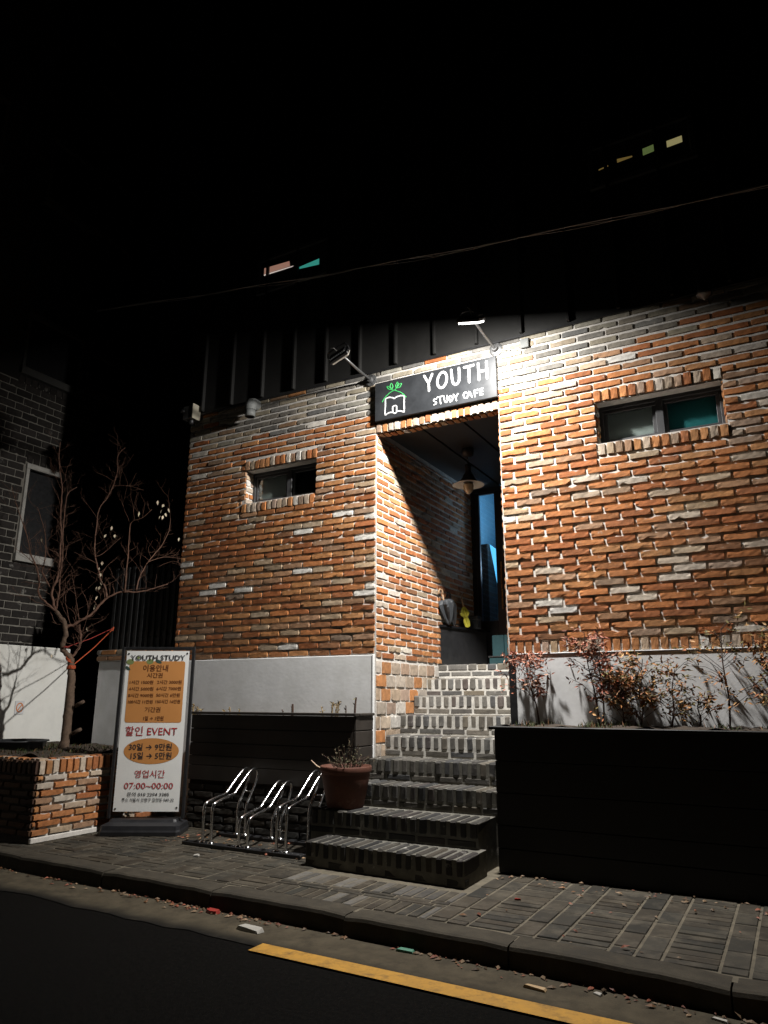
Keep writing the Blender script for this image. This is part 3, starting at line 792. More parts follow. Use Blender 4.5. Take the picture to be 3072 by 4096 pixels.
# ------------------------------------------------------------------ steps of dark bricks on edge
ST = [  # front y, top z, x from, x to, depth behind the front
    (1.335, .366, XL + .006, XR - .006, 1.1), (1.035, .215, XL + .006, XR - .006, .34), (.740, .045, XL + .006, XR - .006, .34),
    (.450, -.130, XL + .006, XR - .006, .34), (.160, -.305, XL + .006, XR - .006, .34), (-.140, -.480, -3.30, -1.97, .34),
    (-.430, -.650, -3.32, -1.97, .34), (-.790, -.820, -3.44, -2.03, .41), (-1.10, -.990, -3.27, -1.985, .36)]
M['shade_mortar'] = mat('shade_mortar', (.125, .118, .10), .92, var=.35, scale=9, bump=.002, bscale=80, spec=.2, stain=(.5, .48, .44), stain_scale=5, stain_at=(.60, .72))  # darkened mortar standing in for shade on the lower risers, with pale efflorescence
steps = thing('brick_steps', 'flight of nine dark brick steps with pale joints climbing to the doorway', 'steps', (-2.65, -.4, GZ))
for i, (fy, tz, xa, xb, dep) in enumerate(ST):
    nz = GZ if i == 8 else ST[i + 1][1]
    rot = -.045 if i == 8 else 0
    b = MB()
    DK = [((c[0] * dk, c[1] * dk, c[2] * dk), w_) for c, w_ in DARK for dk in ((.85, .85, .85, .8, .7, .5, .38, .30, .26)[i],)]  # brick colour darkened down the flight to put shade on the lower risers
    core = MB()
    pts = [(xa + .008, fy + .007), (xb - .008, fy + .007 + rot * (xb - xa)), (xb - .012, fy + dep), (xa + .012, fy + dep)]
    core.prism(pts, (GZ if i > 4 else nz - .1), tz - .008)
    so = core.build('step', M['step_mortar' if i < 5 else 'shade_mortar'], steps)
    u = Vector((1, rot, 0)).normalized()
    n = max(1, round((xb - xa) / .0775)); wd = (xb - xa) / n
    hh = .112
    for k in range(n):
        a = xa + k * wd
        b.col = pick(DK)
        y0 = fy + rot * (a - xa) + rnd.uniform(-.005, .004)
        dpt = min(dep - .03, .285 if i else .24)
        b.bbox(a + .0085, a + wd - .0085, y0, y0 + dpt, tz - hh, tz + rnd.uniform(-.003, .002), .013, .0028)
    if i == 0:
        b.v, b.f, b.c = [], [], []
        x = xa
        while x < xb - .05:
            l = min(rnd.choice((.105, .11, .23)), xb - x)
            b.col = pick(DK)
            b.bbox(x + .006, x + l - .006, fy, fy + .11, tz - .062, tz + rnd.uniform(-.003, .002), .008, .002); x += l
        hh = .066
    x = xa + rnd.uniform(-.1, 0)
    while x < xb - .03:                                   # stretcher course under the treads
        l = .235
        p, q = max(x, xa), min(x + l, xb)
        if q - p > .04:
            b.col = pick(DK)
            y0 = fy + .003 + rot * (p - xa)
            b.bbox(p + .006, q - .006, y0, y0 + .08, max(nz + .002, tz - hh - .056), tz - hh - .008, .008, .002)
        x += l
    b.build('step_brick', M['dark_brick'], so)
lf = MB(); lf.box(XL, XR, 2.30, 2.46, LAND - .05, LAND - .0135); lf.build('threshold', M['step_mortar'], steps)

# ------------------------------------------------------------------ planters
# left: dark boarded planter on a brick base
pl = thing('wood_planter', 'long dark boarded planter box with cut stems beside the left of the steps', 'planter', (-4.2, -.17, GZ))
pz = [-.135, -.265, -.395, -.512, -.600, -.735]
for zt, zb in zip(pz, pz[1:]):
    q = MB(); q.bbox(-5.19, -3.335, -.320, -.298, zb + .004, zt, .003); q.build('board', M['wood_dark'], pl)
    q = MB(); q.bbox(-3.3345, -3.3125, -.322, -.03, zb + .004 + .01, zt + .006, .003); q.build('end_board', M['wood_dark'], pl)
q = MB()
q.bbox(-5.21, -3.30, -.352, -.285, -.132, -.108, .004); q.bbox(-3.345, -3.296, -.284, -.03, -.131, -.109, .004)
q.build('rim', M['wood_dark'], pl)
q = MB(); q.box(-5.185, -3.34, -.29, -.024, -.75, -.145); q.build('soil', M['soil'], pl)
q = MB(); lay(q, (0, -.30, 0), X, Z, -Y, -5.19, -3.32, GZ, -.745, colour=lambda a, t: pick([((.045, .042, .037), 3), ((.06, .054, .046), 2)])); lay(q, (-3.32, 0, 0), Y, Z, X, -.29, 0, GZ, -.745, colour=lambda a, t: pick([((.045, .042, .037), 3), ((.06, .054, .046), 2)]))
bs = q.build('brick_base', M['dark_brick'], pl)
q = MB(); q.box(-5.185, -3.328, -.292, -.024, GZ, -.7505); q.build('mortar_joint', M['soil'], bs)

# right: tall black planter
pr = thing('black_planter', 'tall black planter wall under the red leaved shrubs right of the steps', 'planter', (-.2, -.33, GZ))
pz = [-.205, -.42, -.635, -.85, -1.0, GZ + .002]
for zt, zb in zip(pz, pz[1:]):
    q = MB(); q.bbox(-1.955, 1.6, -.622, -.600, zb + .003, zt, .003); q.build('board', M['planter_black'], pr)
    q = MB(); q.bbox(-1.957, -1.936, -.5995, -.03, zb + .003, zt, .003); q.build('end_board', M['planter_black'], pr)
q = MB(); q.bbox(-1.99, 1.62, -.645, -.585, -.2035, -.181, .004); q.bbox(-1.99, -1.93, -.584, -.03, -.2035, -.181, .004); q.build('rim', M['planter_black'], pr)
q = MB()
n = 60
for i in range(n):
    for k in range(5):
        xa, xb = -1.93 + 3.5 * i / n, -1.93 + 3.5 * (i + 1) / n
        ya, yb = -.59 + .565 * k / 5, -.59 + .565 * (k + 1) / 5
        def sz(x, y): return -.185 + .012 * math.sin(x * 13 + y * 9) + .008 * math.sin(x * 31 - y * 17)
        q.quad((xa, ya, sz(xa, ya)), (xb, ya, sz(xb, ya)), (xb, yb, sz(xb, yb)), (xa, yb, sz(xa, yb)))
q.build('soil', M['soil'], pr)

# far left: orange brick planter with the tree
bp_ = thing('brick_planter', 'low orange brick planter box holding the bare tree by the kerb', 'planter', (-6.6, -.9, GZ))
q = MB()
TZ = -.497
def oc(a, t): return pick(PALE if rnd.random() < .22 else BR)
lay(q, (-5.70, 0, 0), Y, Z, X, -1.58, -.06, GZ + .05, TZ - .125, colour=oc, H=.0615, L=.235)
soldier(q, (-5.70, 0, 0), Y, Z, X, -1.58, -.06, TZ - .125, TZ, w=.068, colour=oc)
SHADE_BR = [((.075, .038, .022), 4), ((.055, .03, .02), 4), ((.09, .055, .035), 2)]     # street face bricks darkened in colour to stand for its shade
lay(q, (0, -1.58, 0), X, Z, -Y, -9.5, -5.70, GZ + .05, TZ - .125, colour=lambda a, t: pick(SHADE_BR), H=.0615, L=.235)
soldier(q, (0, -1.58, 0), X, Z, -Y, -9.5, -5.70, TZ - .125, TZ, w=.068, colour=lambda a, t: pick(SHADE_BR))
soldier(q, (0, 0, TZ), X, Y, Z, -9.5, -5.70, -1.575, -1.47, w=.07, colour=oc, D=.008)
soldier(q, (0, 0, TZ), Y, X, Z, -1.46, -.06, -5.80, -5.705, w=.07, colour=oc, D=.008)
bw = q.build('brick_wall', M['brick'], bp_)
q = MB(); q.box(-9.5, -5.709, -1.50, -.05, GZ, TZ - .004)
q.bbox(-5.72, -5.685, -1.58, -.045, GZ, GZ + .045, .006)
q.build('mortar_joint', M['mortar'], bp_)
q = MB(); q.box(-9.5, -5.7095, -1.571, -1.501, GZ, TZ - .006); q.build('mortar_joint', M['soil'], bp_)  # dark backing: the street face's shade put into its joints too
q = MB()
for i in range(50):
    for k in range(14):
        xa, xb = -7.5 + 1.70 * i / 50, -7.5 + 1.70 * (i + 1) / 50
        ya, yb = -1.46 + 1.4 * k / 14, -1.46 + 1.4 * (k + 1) / 14
        def sz(x, y): return TZ + .012 + .015 * math.sin(x * 9 + y * 5) + .012 * math.sin(x * 21 - y * 14)
        q.quad((xa, ya, sz(xa, ya)), (xb, ya, sz(xb, ya)), (xb, yb, sz(xb, yb)), (xa, yb, sz(xa, yb)))
q.build('soil', M['soil'], bp_)

# ------------------------------------------------------------------ garden wall, slatted fence, neighbour house, white wall
lw = thing('garden_wall', 'low grey rendered wall capped with brown bricks behind the banner stand', 'wall', (-6.4, .08, GZ))
q = MB(); q.bbox(-6.975, -5.81, 0, .18, GZ, .42, .005); q.build('render', M['stucco'], lw)
q = MB()
lay(q, (0, -.012, 0), X, Z, -Y, -7.0, -5.82, .423, .557, colour=lambda a, t: pick(BR[2:4] + GREYS[2:]))
lay(q, (-5.83, 0, 0), Y, Z, X, 0, .18, .423, .557, colour=lambda a, t: pick(BR))
lay(q, (-7.0, 0, 0), Y, Z, -X, 0, .18, .423, .557, colour=lambda a, t: pick(BR))
cp = q.build('brick_cap', M['brick'], lw)
q = MB(); q.box(-6.99, -5.825, -.005, .185, .4205, .552); q.build('mortar_joint', M['mortar'], cp)
M['fence_black'] = mat('fence_black', (.006, .006, .006), .7)
sf = thing('slat_fence', 'dark upright slat fence standing on the brick capped wall', 'fence', (-6.4, .1, .557))
for i in range(12):
    xa = -6.94 + i * .095
    q = MB(); q.bbox(xa, xa + .045, .085, .105, .557, 1.52, .003); q.build('slat', M['fence_black'], sf)
for za in (.70, 1.36):
    q = MB(); q.bbox(-6.97, -5.83, .106, .13, za, za + .05, .003); q.build('rail', M['black_metal'], sf)
q = MB(); q.box(-6.96, -5.84, .14, .15, .56, 1.50); q.build('back_panel', M['fence_black'], sf)

ww = thing('white_wall', 'plain white painted wall behind the tree with a small orange sticker', 'wall', (-7.6, -1.6, GZ))
q = MB(); q.bbox(-7.66, -7.5, -6, .01, GZ, .585, .006); q.build('wall_panel', M['old_white'], ww)

# neighbour house seen down the alley: grey bricks with pale joints
nb = thing('neighbour_house', 'tall dark grey brick house with pale framed windows left of the alley', 'house', (-9.5, -1.5, GZ))
NW = [(-.03, .58, 1.86, 3.02), (-.3, .55, 4.40, 5.18), (.72, 1.30, 4.5, 5.05), (-.3, .42, 7.1, 8.1), (.55, 1.2, 7.15, 8.15), (.35, 1.0, 9.75, 10.65),
      (-1.9, -1.1, 4.40, 5.18), (-1.9, -1.1, 7.1, 8.1), (-2.0, -1.2, 1.86, 3.02)]
q = MB()
def nc(a, t):
    k = rnd.uniform(.65, 1.3)
    return (.034 * k, .029 * k, .026 * k)
lay(q, (-8.7, 0, 0), Y, Z, X, -3.6, 1.55, -.2, 4.2, H=.102, L=.232, holes=[(a - .06, b + .06, c - .115, d + .11) for a, b, c, d in NW], colour=nc, joint=.012, D=.008)
for (a, b, c, d) in NW:
    soldier(q, (-8.7, 0, 0), Y, Z, X, a - .06, b + .06, d + .08, d + .20, w=.10, colour=nc, D=.008)
    soldier(q, (-8.7, 0, 0), Y, Z, X, a - .06, b + .06, c - .23, c - .115, w=.10, colour=nc, D=.008)
q.build('brick_wall', M['dark_brick'], nb)
M['nb_mortar'] = mat('neighbour_mortar', (.27, .25, .215), .92, var=.2, scale=12, bump=.001, bscale=80)
q = MB(); sheet(q, (-8.706, 0, 0), Y, Z, -8, 1.6, GZ, 4.2, [(a, b, c, d) for a, b, c, d in NW])
sheet(q, (0, 1.6, 0), X, Z, -14, -8.706, GZ, 12.5); sheet(q, (0, -8, 0), X, Z, -14, -8.706, GZ, 12.5)
sheet(q, (0, 0, 12.5), X, Y, -14, -8.706, -8, 1.6)
q.build('mortar_joint', M['nb_mortar'], nb)
M['unlit_trim'] = mat('unlit_trim', (.07, .068, .062), .8, var=.2, scale=10)
M['nb_upper'] = mat('neighbour_upper', (.018, .016, .0145), .9, var=.3, scale=10)
q = MB(); sheet(q, (-8.702, 0, 0), Y, Z, -8, 1.6, 4.2, 12.5, [(a, b, c, d) for a, b, c, d in NW]); q.build('upper_wall', M['nb_upper'], nb)
for (a, b, c, d) in NW:
    f = MB()
    f.bbox(-8.74, -8.672, a - .045, a, c, d, .005); f.bbox(-8.74, -8.672, b, b + .045, c, d, .005)
    f.bbox(-8.74, -8.668, a - .05, b + .05, d, d + .07, .005)
    tm = M['white_trim'] if c < 4 else M['unlit_trim']  # upper frames darkened in colour to look dim and out of the light
    fo = f.build('window', tm, nb)
    f = MB(); f.bbox(-8.76, -8.63, a - .07, b + .07, c - .11, c - .002, .006); f.build('sill', tm, fo)
    f = MB(); f.box(-8.80, -8.79, a, b, c, d); f.build('pane', M['black_metal'], fo)
# dark block closing the end of the alley
ab = thing('alley_house', 'unlit black house closing the end of the narrow alley', 'house', (-7.4, 5.5, GZ))
q = MB(); q.box(-10, -5.9, 4.5, 8, GZ, 11); q.build('wall', M['black_metal'], ab)
for (xa, zb) in ((-7.9, 2.2), (-7.0, 2.2), (-7.9, 4.9), (-7.0, 4.9), (-7.9, 7.6), (-7.0, 7.6)):
    q = MB(); q.bbox(xa, xa + .06, 4.46, 4.499, zb, zb + 1.1, .003); q.bbox(xa + .55, xa + .61, 4.46, 4.499, zb, zb + 1.1, .003)
    q.bbox(xa - .03, xa + .64, 4.45, 4.499, zb - .08, zb - .003, .003); q.bbox(xa - .03, xa + .64, 4.45, 4.499, zb + 1.103, zb + 1.18, .003)
    q.build('window', M['unlit_trim'], ab)

# small no-smoking style plate on the white wall
stk = thing('wall_sticker', 'small square white plate with an orange barred circle on the white wall', 'sign', (-7.495, -.575, -.085))
q = MB(); q.bbox(-7.5, -7.492, -.625, -.515, -.155, -.012, .002); q.build('plate', M['sign_white'], stk)
M['stk_orange'] = mat('sticker_orange', (.62, .22, .08), .6)
q = MB()
ci = [(-7.490, -.570 + .038 * math.cos(t * PI / 12), -.084 + .047 * math.sin(t * PI / 12)) for t in range(25)]
q.tube(ci, .006, 6, False, ((1, 0, 0), .3)); q.tube([(-7.490, -.594, -.116), (-7.490, -.546, -.052)], .006, 6, True, ((1, 0, 0), .3))
q.build('barred_circle', M['stk_orange'], stk)

# ------------------------------------------------------------------ shop sign over the door
sg = thing('shop_sign', 'black shop sign board with white lettering and a green sprout emblem above the doorway', 'sign', (-2.664, -.03, 2.655))
q = MB(); q.bbox(-3.300, -2.029, -.049, -.0125, 2.655, 3.060, .003); q.build('sign_board', M['sign_black'], sg)
for key, nm, w_, mm in (('big', 'shop_lettering', .026, 'sign_white'), ('small', 'small_lettering', .0135, 'sign_white'),
                        ('white', 'emblem_outline', .0165, 'sign_white'), ('green', 'emblem_sprout', .011, 'sign_green')):
    q = MB()
    for ln in SIGN[key]:
        q.stroke([(px, -.049, pz) for px, pz in ln], w_, (0, 1, 0), .003)
    q.build(nm, M[mm], sg, smooth=True)

# ------------------------------------------------------------------ flood lamps on pipe arms
def make_lamp(origin, label, on):
    t = thing('flood_lamp', label, 'lamp', origin, 'flood lamps over the shop sign')
    q = MB()
    q.lathe([(.0, 0), (.062, 0), (.064, .004), (.064, .012), (.05, .016), (.03, .018), (.026, .05), (.0, .05)], seg=20)
    for k in range(6):
        a = k * PI / 3
        q.lathe([(0, .012), (.008, .012), (.008, .02), (0, .02)], (.05 * math.cos(a), .05 * math.sin(a), 0), 6)
    q.v = [(x, -z + .002, y) for x, y, z in q.v]
    q.build('wall_flange', M['grey_metal'], t, local=True)
    hy, hz = -.60, .015
    q = MB(); q.tube([(0, -.03, 0), (0, -.30, .012), (0, hy + .04, hz + .02)], .0125, 10)
    q.tube([(0, hy + .06, hz + .02), (0, hy + .03, hz + .02)], .018, 10)
    q.build('arm', M['grey_metal'], t, local=True, smooth=True)
    tilt, roll = (math.radians(32), math.radians(12)) if on else (math.radians(52), math.radians(-20))
    R_ = Matrix.Translation((0, hy, hz)) @ Matrix.Rotation(roll, 4, 'Y') @ Matrix.Rotation(tilt, 4, 'X')
    def place(q):
        q.v = [tuple(R_ @ Vector(p)) for p in q.v]
        return q
    q = MB(); q.bbox(-.105, .105, -.072, .072, -.018, .012, .006)
    q.add([(-.105, -.072, -.018), (.105, -.072, -.018), (.105, .072, -.018), (-.105, .072, -.018)], [])
    for k in range(9): q.bbox(-.085 + k * .0205, -.081 + k * .0205, -.06, .06, .0121, .034, .001)
    hd = place(q).build('head', M['black_metal'], t, local=True)
    q = MB(); q.bbox(-.092, .092, -.060, .060, -.034, -.0185, .003)
    place(q).build('lens', M['lens'] if on else M['enamel'], hd, local=True)
    q = MB(); q.tube([(-.112, 0, 0), (-.116, .02, .03), (-.10, .045, .06), (0, .05, .066), (.10, .045, .06), (.116, .02, .03), (.112, 0, 0)], .006, 6)
    place(q).build('bracket', M['black_metal'], t, local=True)
    q = MB(); q.tube([(.02, -.03, .03), (0, -.02, .09), (-.04, .02, .10), (0, .06, .05)], .0035, 6)
    place(q).build('cord', M['cable'], t, local=True)
    if on:
        ld = bpy.data.lights.new('flood_light', 'AREA')
        ld.shape = 'RECTANGLE'; ld.size = .15; ld.size_y = .09
        ld.energy = LAMP_ENERGY; ld.color = (1, .975, .935)
        ld.use_nodes = True
        nt = ld.node_tree
        em = nt.nodes["Emission"]
        fa = nt.nodes.new("ShaderNodeLightFalloff")
        fa.inputs["Strength"].default_value = 1.0; fa.inputs["Smooth"].default_value = LAMP_SMOOTH
        nt.links.new(fa.outputs["Quadratic"], em.inputs["Strength"])
        lo = bpy.data.objects.new('flood_light', ld)
        COL.objects.link(lo)
        lo.parent = t
        lo.matrix_local = R_ @ Matrix.Translation((0, 0, -.037))
    return t


lampR = make_lamp((-2.035, -.012, 3.135), 'lit white flood lamp on a pipe arm at the right end of the shop sign', True)
lampL = make_lamp((-3.365, -.012, 3.125), 'unlit black flood lamp on a pipe arm at the left end of the shop sign', False)

jb = thing('junction_box', 'small pale junction box with a loose cable right of the lit lamp', 'box', (-1.76, -.02, 3.12))
q = MB(); q.bbox(-1.80, -1.72, -.034, -.012, 3.08, 3.17, .004); q.build('box_body', M['pvc'], jb)
q = MB(); q.tube([(-1.98, -.02, 3.12), (-1.93, -.03, 3.10), (-1.86, -.03, 3.085), (-1.80, -.03, 3.095), (-1.745, -.025, 3.10), (-1.735, -.036, 3.13)], .0045, 6)
q.build('cable', M['cable'], jb)

vp = thing('vent_pipe', 'short grey plastic elbow vent pipe under the left eaves', 'pipe', (-4.82, -.01, 3.10))
q = MB(); q.tube([(-4.83, -.005, 3.155), (-4.83, -.07, 3.155), (-4.83, -.105, 3.14), (-4.83, -.115, 3.10), (-4.83, -.115, 3.06)], [.062, .062, .066, .062, .062], 18, False)
q.build('elbow', M['pvc'], vp, smooth=True)
q = MB(); q.lathe([(.05, 0), (.0555, 0), (.0555, .075), (.05, .075)], (-4.83, -.115, 2.985), 18); q.lathe([(.0, .01), (.05, .01)], (-4.83, -.115, 3.0), 18); q.build('outlet', M['pvc'], vp, smooth=True)
sl = thing('security_sensor', 'beige security sensor box on the top left corner of the brick wall', 'sensor', (-5.69, -.1, 3.1))
q = MB(); q.bbox(-5.80, -5.655, -.15, -.012, 3.125, 3.285, .005); q.build('housing', M['grey_metal'], sl)
q = MB(); q.bbox(-5.6535, -5.640, -.158, -.03, 3.12, 3.30, .004); q.build('face_plate', M['beige'], sl)
q = MB(); q.lathe([(.0, -.05), (.022, -.048), (.03, -.03), (.03, 0)], (-5.72, -.09, 3.124), 12); q.lathe([(0, 0), (.025, 0), (.03, .02), (.02, .035), (0, .035)], (-5.80, -.155, 3.21), 12)
q.build('lens', M['black_metal'], sl, smooth=True)
cd = thing('ceiling_camera', 'dark ring shaped camera hanging on a short stem high on the right wall', 'camera', (-.26, -.06, 3.1))
q = MB(); q.tube([(-.285, -.06, 3.36), (-.285, -.07, 3.20), (-.275, -.10, 3.16)], .012, 8); q.build('stem', M['grey_metal'], cd, smooth=True)
q = MB(); q.lathe([(.0, .05), (.05, .045), (.06, .01), (.055, .0), (.04, -.01), (.0, -.045)], (-.25, -.11, 3.12), 18); q.build('dome', M['grey_metal'], cd, smooth=True)

# overhead cable
ca = MB()
def sag(t, k): 
    a, b = Vector((-7.2, -.4, 4.80)), Vector((1.4, -.4, 3.62))
    p = a.lerp(b, t); p.z += -.10 * math.sin(PI * t) + .012 * math.sin(t * 37 + k * 2) * (1 if k else 0); p.y += .01 * k + .012 * math.cos(t * 31 + k); return p
for k in range(3):
    ca.tube([sag(i / 60, k) for i in range(61)], [.0048, .003, .0025][k], 6)
tag(ca.build('overhead_cable', M['cable']), 'thin twisted utility cable strung across the dark upper storey', 'cable')

# ------------------------------------------------------------------ doorway: pendant, cabinet, umbrellas
pd = thing('pendant_lamp', 'unlit pendant lamp with wide cream enamel shade hanging in the doorway', 'lamp', (-2.745, .97, 2.59))
cx, cy = -2.745, .97
q = MB(); q.lathe([(0, .59), (.06, .59), (.066, .575), (.06, .52), (.03, .50), (0, .498)], (cx, cy, 2.0), 18); q.build('canopy', M['black_metal'], pd, smooth=True)
q = MB()
for k in range(5): q.tube([(cx + .009 * math.cos(t) * (k % 2), cy + .009 * math.cos(t) * ((k + 1) % 2), 2.487 - k * .018 + .012 * math.sin(t)) for t in [i * PI / 4 for i in range(9)]], .003, 5, False)
q.build('chain', M['black_metal'], pd)
q = MB(); q.lathe([(0, .42), (.03, .42), (.036, .40), (.03, .36), (.034, .33), (.055, .30), (.065, .27), (.095, .235), (.10, .222), (.0, .221)], (cx, cy, 2.0), 20); q.build('lamp_neck', M['black_metal'], pd, smooth=True)
q = MB(); q.lathe([(.05, .232), (.10, .222), (.165, .196), (.167, .192), (.163, .191), (.10, .214), (.05, .222)], (cx, cy, 2.0), 32); q.build('lamp_shade', M['enamel'], pd, smooth=True)
q = MB(); q.lathe([(.02, .215), (.052, .205), (.056, .18), (.05, .14), (.032, .11), (.012, .096), (.0, .093)], (cx, cy, 2.0), 20); q.build('bulb', M['bulb'], pd, smooth=True)

cb = thing('umbrella_cabinet', 'black cabinet with a glossy lid along the left wall of the doorway', 'cabinet', (-3.2, 1.8, LAND))
q = MB(); q.prism([(-3.298, 1.400), (-3.10, 2.27), (-3.298, 2.27)], LAND, .775); q.build('cabinet_body', M['black_metal'], cb)
M['gloss_black'] = mat('gloss_black', (.01, .01, .011), .15, spec=.6)
q = MB(); q.prism([(-3.298, 1.372), (-3.285, 1.372), (-3.065, 2.30), (-3.298, 2.30)], .7755, .80); q.build('lid', M['gloss_black'], cb)


def umbrella(name, label, base, top, R, folds, fab, handle, crook, splay):
    t = thing(name, label, 'umbrella', base, 'umbrellas on the black cabinet')
    b, tp = Vector(base), Vector(top)
    L = (tp - b).length
    q = MB()
    prof = [(.02, .12), (.12, .34), (.32, .56), (.55, .78), (.78, .97), (.90, 1.0), (.98, .8), (1.02, .55), (1.03, .15)] if splay else \
        [(.0, .16), (.04, .55), (.20, .60), (.33, .48), (.36, .40), (.39, .50), (.50, 1.0), (.58, .75), (.72, .38), (.75, .2)]
    q.lathe([(R * rr, L * zz * .80) for zz, rr in prof], (0, 0, 0), 32, lambda a, i: 1 + .30 * math.sin(a * folds + i * .35) * (1 if i > 1 else .4) + .10 * math.sin(a * 3 + i))
    rot = Vector((0, 0, 1)).rotation_difference((tp - b).normalized()).to_matrix()
    q.v = [tuple(rot @ Vector(p) + b) for p in q.v]
    q.build('canopy', M[fab], t, smooth=False)
    q = MB(); q.tube([b + (tp - b) * .55, tp], .009, 8)
    if crook:
        dd = Vector((-.02, -.035, 0)).normalized()
        q.tube([tp, tp + Vector((0, 0, .03)), tp + dd * .012 + Vector((0, 0, .05)), tp + dd * .035 + Vector((0, 0, .055)), tp + dd * .05 + Vector((0, 0, .035)), tp + dd * .052 + Vector((0, 0, .0))], .0105, 8)
    q.build('handle', M[handle], t, smooth=True)
    return t


umbrella('grey_umbrella', 'loosely folded dark grey umbrella leaning in the doorway against the bricks', (-3.235, 1.50, .80), (-3.255, 1.385, 1.125), .085, 7, 'grey_fabric', 'wood_light', True, True)
umbrella('black_umbrella', 'furled black umbrella half hidden behind the grey one', (-3.24, 1.66, .80), (-3.265, 1.62, 1.12), .05, 6, 'black_metal', 'black_metal', True, True)
umbrella('yellow_umbrella', 'bright yellow furled umbrella standing on the black cabinet', (-3.165, 1.86, .80), (-3.215, 1.80, 1.19), .050, 6, 'yellow_fabric', 'wood_light', False, False)
wb = thing('lidded_bin', 'small grey lidded bin beside the yellow umbrella', 'bin', (-3.16, 2.06, .80))
q = MB(); q.bbox(-3.24, -3.10, 2.0, 2.12, .801, .90, .006); q.build('bin_body', M['grey_fabric'], wb)
q = MB(); q.bbox(-3.245, -3.095, 1.995, 2.125, .9005, .945, .006); q.build('bin_lid', M['window_frame'], wb)
tb = thing('teal_box', 'teal painted low box on the landing beside the doorway bricks', 'box', (-2.55, 1.66, LAND))
q = MB(); q.bbox(-2.82, -2.30, 1.60, 1.72, LAND, .445, .006); q.build('box_body', M['teal'], tb)
q = MB(); q.bbox(-2.83, -2.29, 1.59, 1.73, .4455, .46, .004); q.build('box_lid', M['black_metal'], tb)
tb = thing('teal_cupboard', 'narrow teal cupboard front standing at the back of the landing', 'cupboard', (-2.6, 1.86, LAND))
q = MB(); q.bbox(-2.875, -2.74, 1.85, 1.87, LAND, .70, .004); q.build('cupboard_door', M['teal'], tb)
q = MB(); q.bbox(-2.735, -2.40, 1.85, 1.87, LAND, .70, .004); q.build('cupboard_door', M['teal'], tb)

# ------------------------------------------------------------------ bicycle rack
rk = thing('bicycle_rack', 'shiny steel bicycle rack of three looped holders on dark rails beside the steps', 'bike rack', (-4.05, -.6, GZ))
for (ya, yb, xa, xb) in ((-.965, -.885, -4.60, -3.40), (-.525, -.445, -4.62, -3.42)):
    q = MB(); q.bbox(xa, xb, ya, yb, GZ + .002, GZ + .030, .004); q.build('base_rail', M['black_metal'], rk)


def curve(pts, n=6):
    pts = [Vector(p) for p in pts]; out = []
    for i in range(len(pts) - 1):
        p0 = pts[max(i - 1, 0)]; p1 = pts[i]; p2 = pts[i + 1]; p3 = pts[min(i + 2, len(pts) - 1)]
        for k in range(n):
            t = k / n
            out.append(.5 * ((2 * p1) + (p2 - p0) * t + (2 * p0 - 5 * p1 + 4 * p2 - p3) * t * t + (3 * p1 - p0 - 3 * p2 + p3) * t ** 3))
    out.append(pts[-1])
    return out


PROF = [(-.925, -1.13), (-.925, -1.0), (-.925, -.885), (-.918, -.85), (-.89, -.825), (-.78, -.80), (-.685, -.785), (-.645, -.765), (-.60, -.725), (-.48, -.625), (-.415, -.595),
        (-.37, -.608), (-.355, -.655), (-.375, -.715), (-.45, -.83), (-.485, -.885), (-.495, -.94), (-.497, -1.03), (-.497, -1.13)]
for (xc, dz) in ((-4.365, 0), (-3.985, -.088), (-3.61, .012)):
    lp = MB()
    for dx in (-.045, .045):
        pts = [(xc + dx, y, z if z < -1.1 else z + dz) for y, z in PROF]
        lp.tube(curve(pts, 4), .0125, 10)
    q = MB()
    q.tube([(xc - .045, -.925, -.99 + dz), (xc + .045, -.925, -.99 + dz)], .006, 6); q.tube([(xc - .045, -.42, -.785 + dz), (xc + .045, -.42, -.785 + dz)], .006, 6)
    for dx in (-.045, .045):
        for yy_ in (-.925, -.497): lp.lathe([(.028, 0), (.026, .006), (.016, .012), (.013, .013)], (xc + dx, yy_, GZ + .0305), 12)
    lo = lp.build('wheel_holder', M['chrome'], rk, smooth=True)
    q.build('cross_bar', M['chrome'], lo, smooth=True)

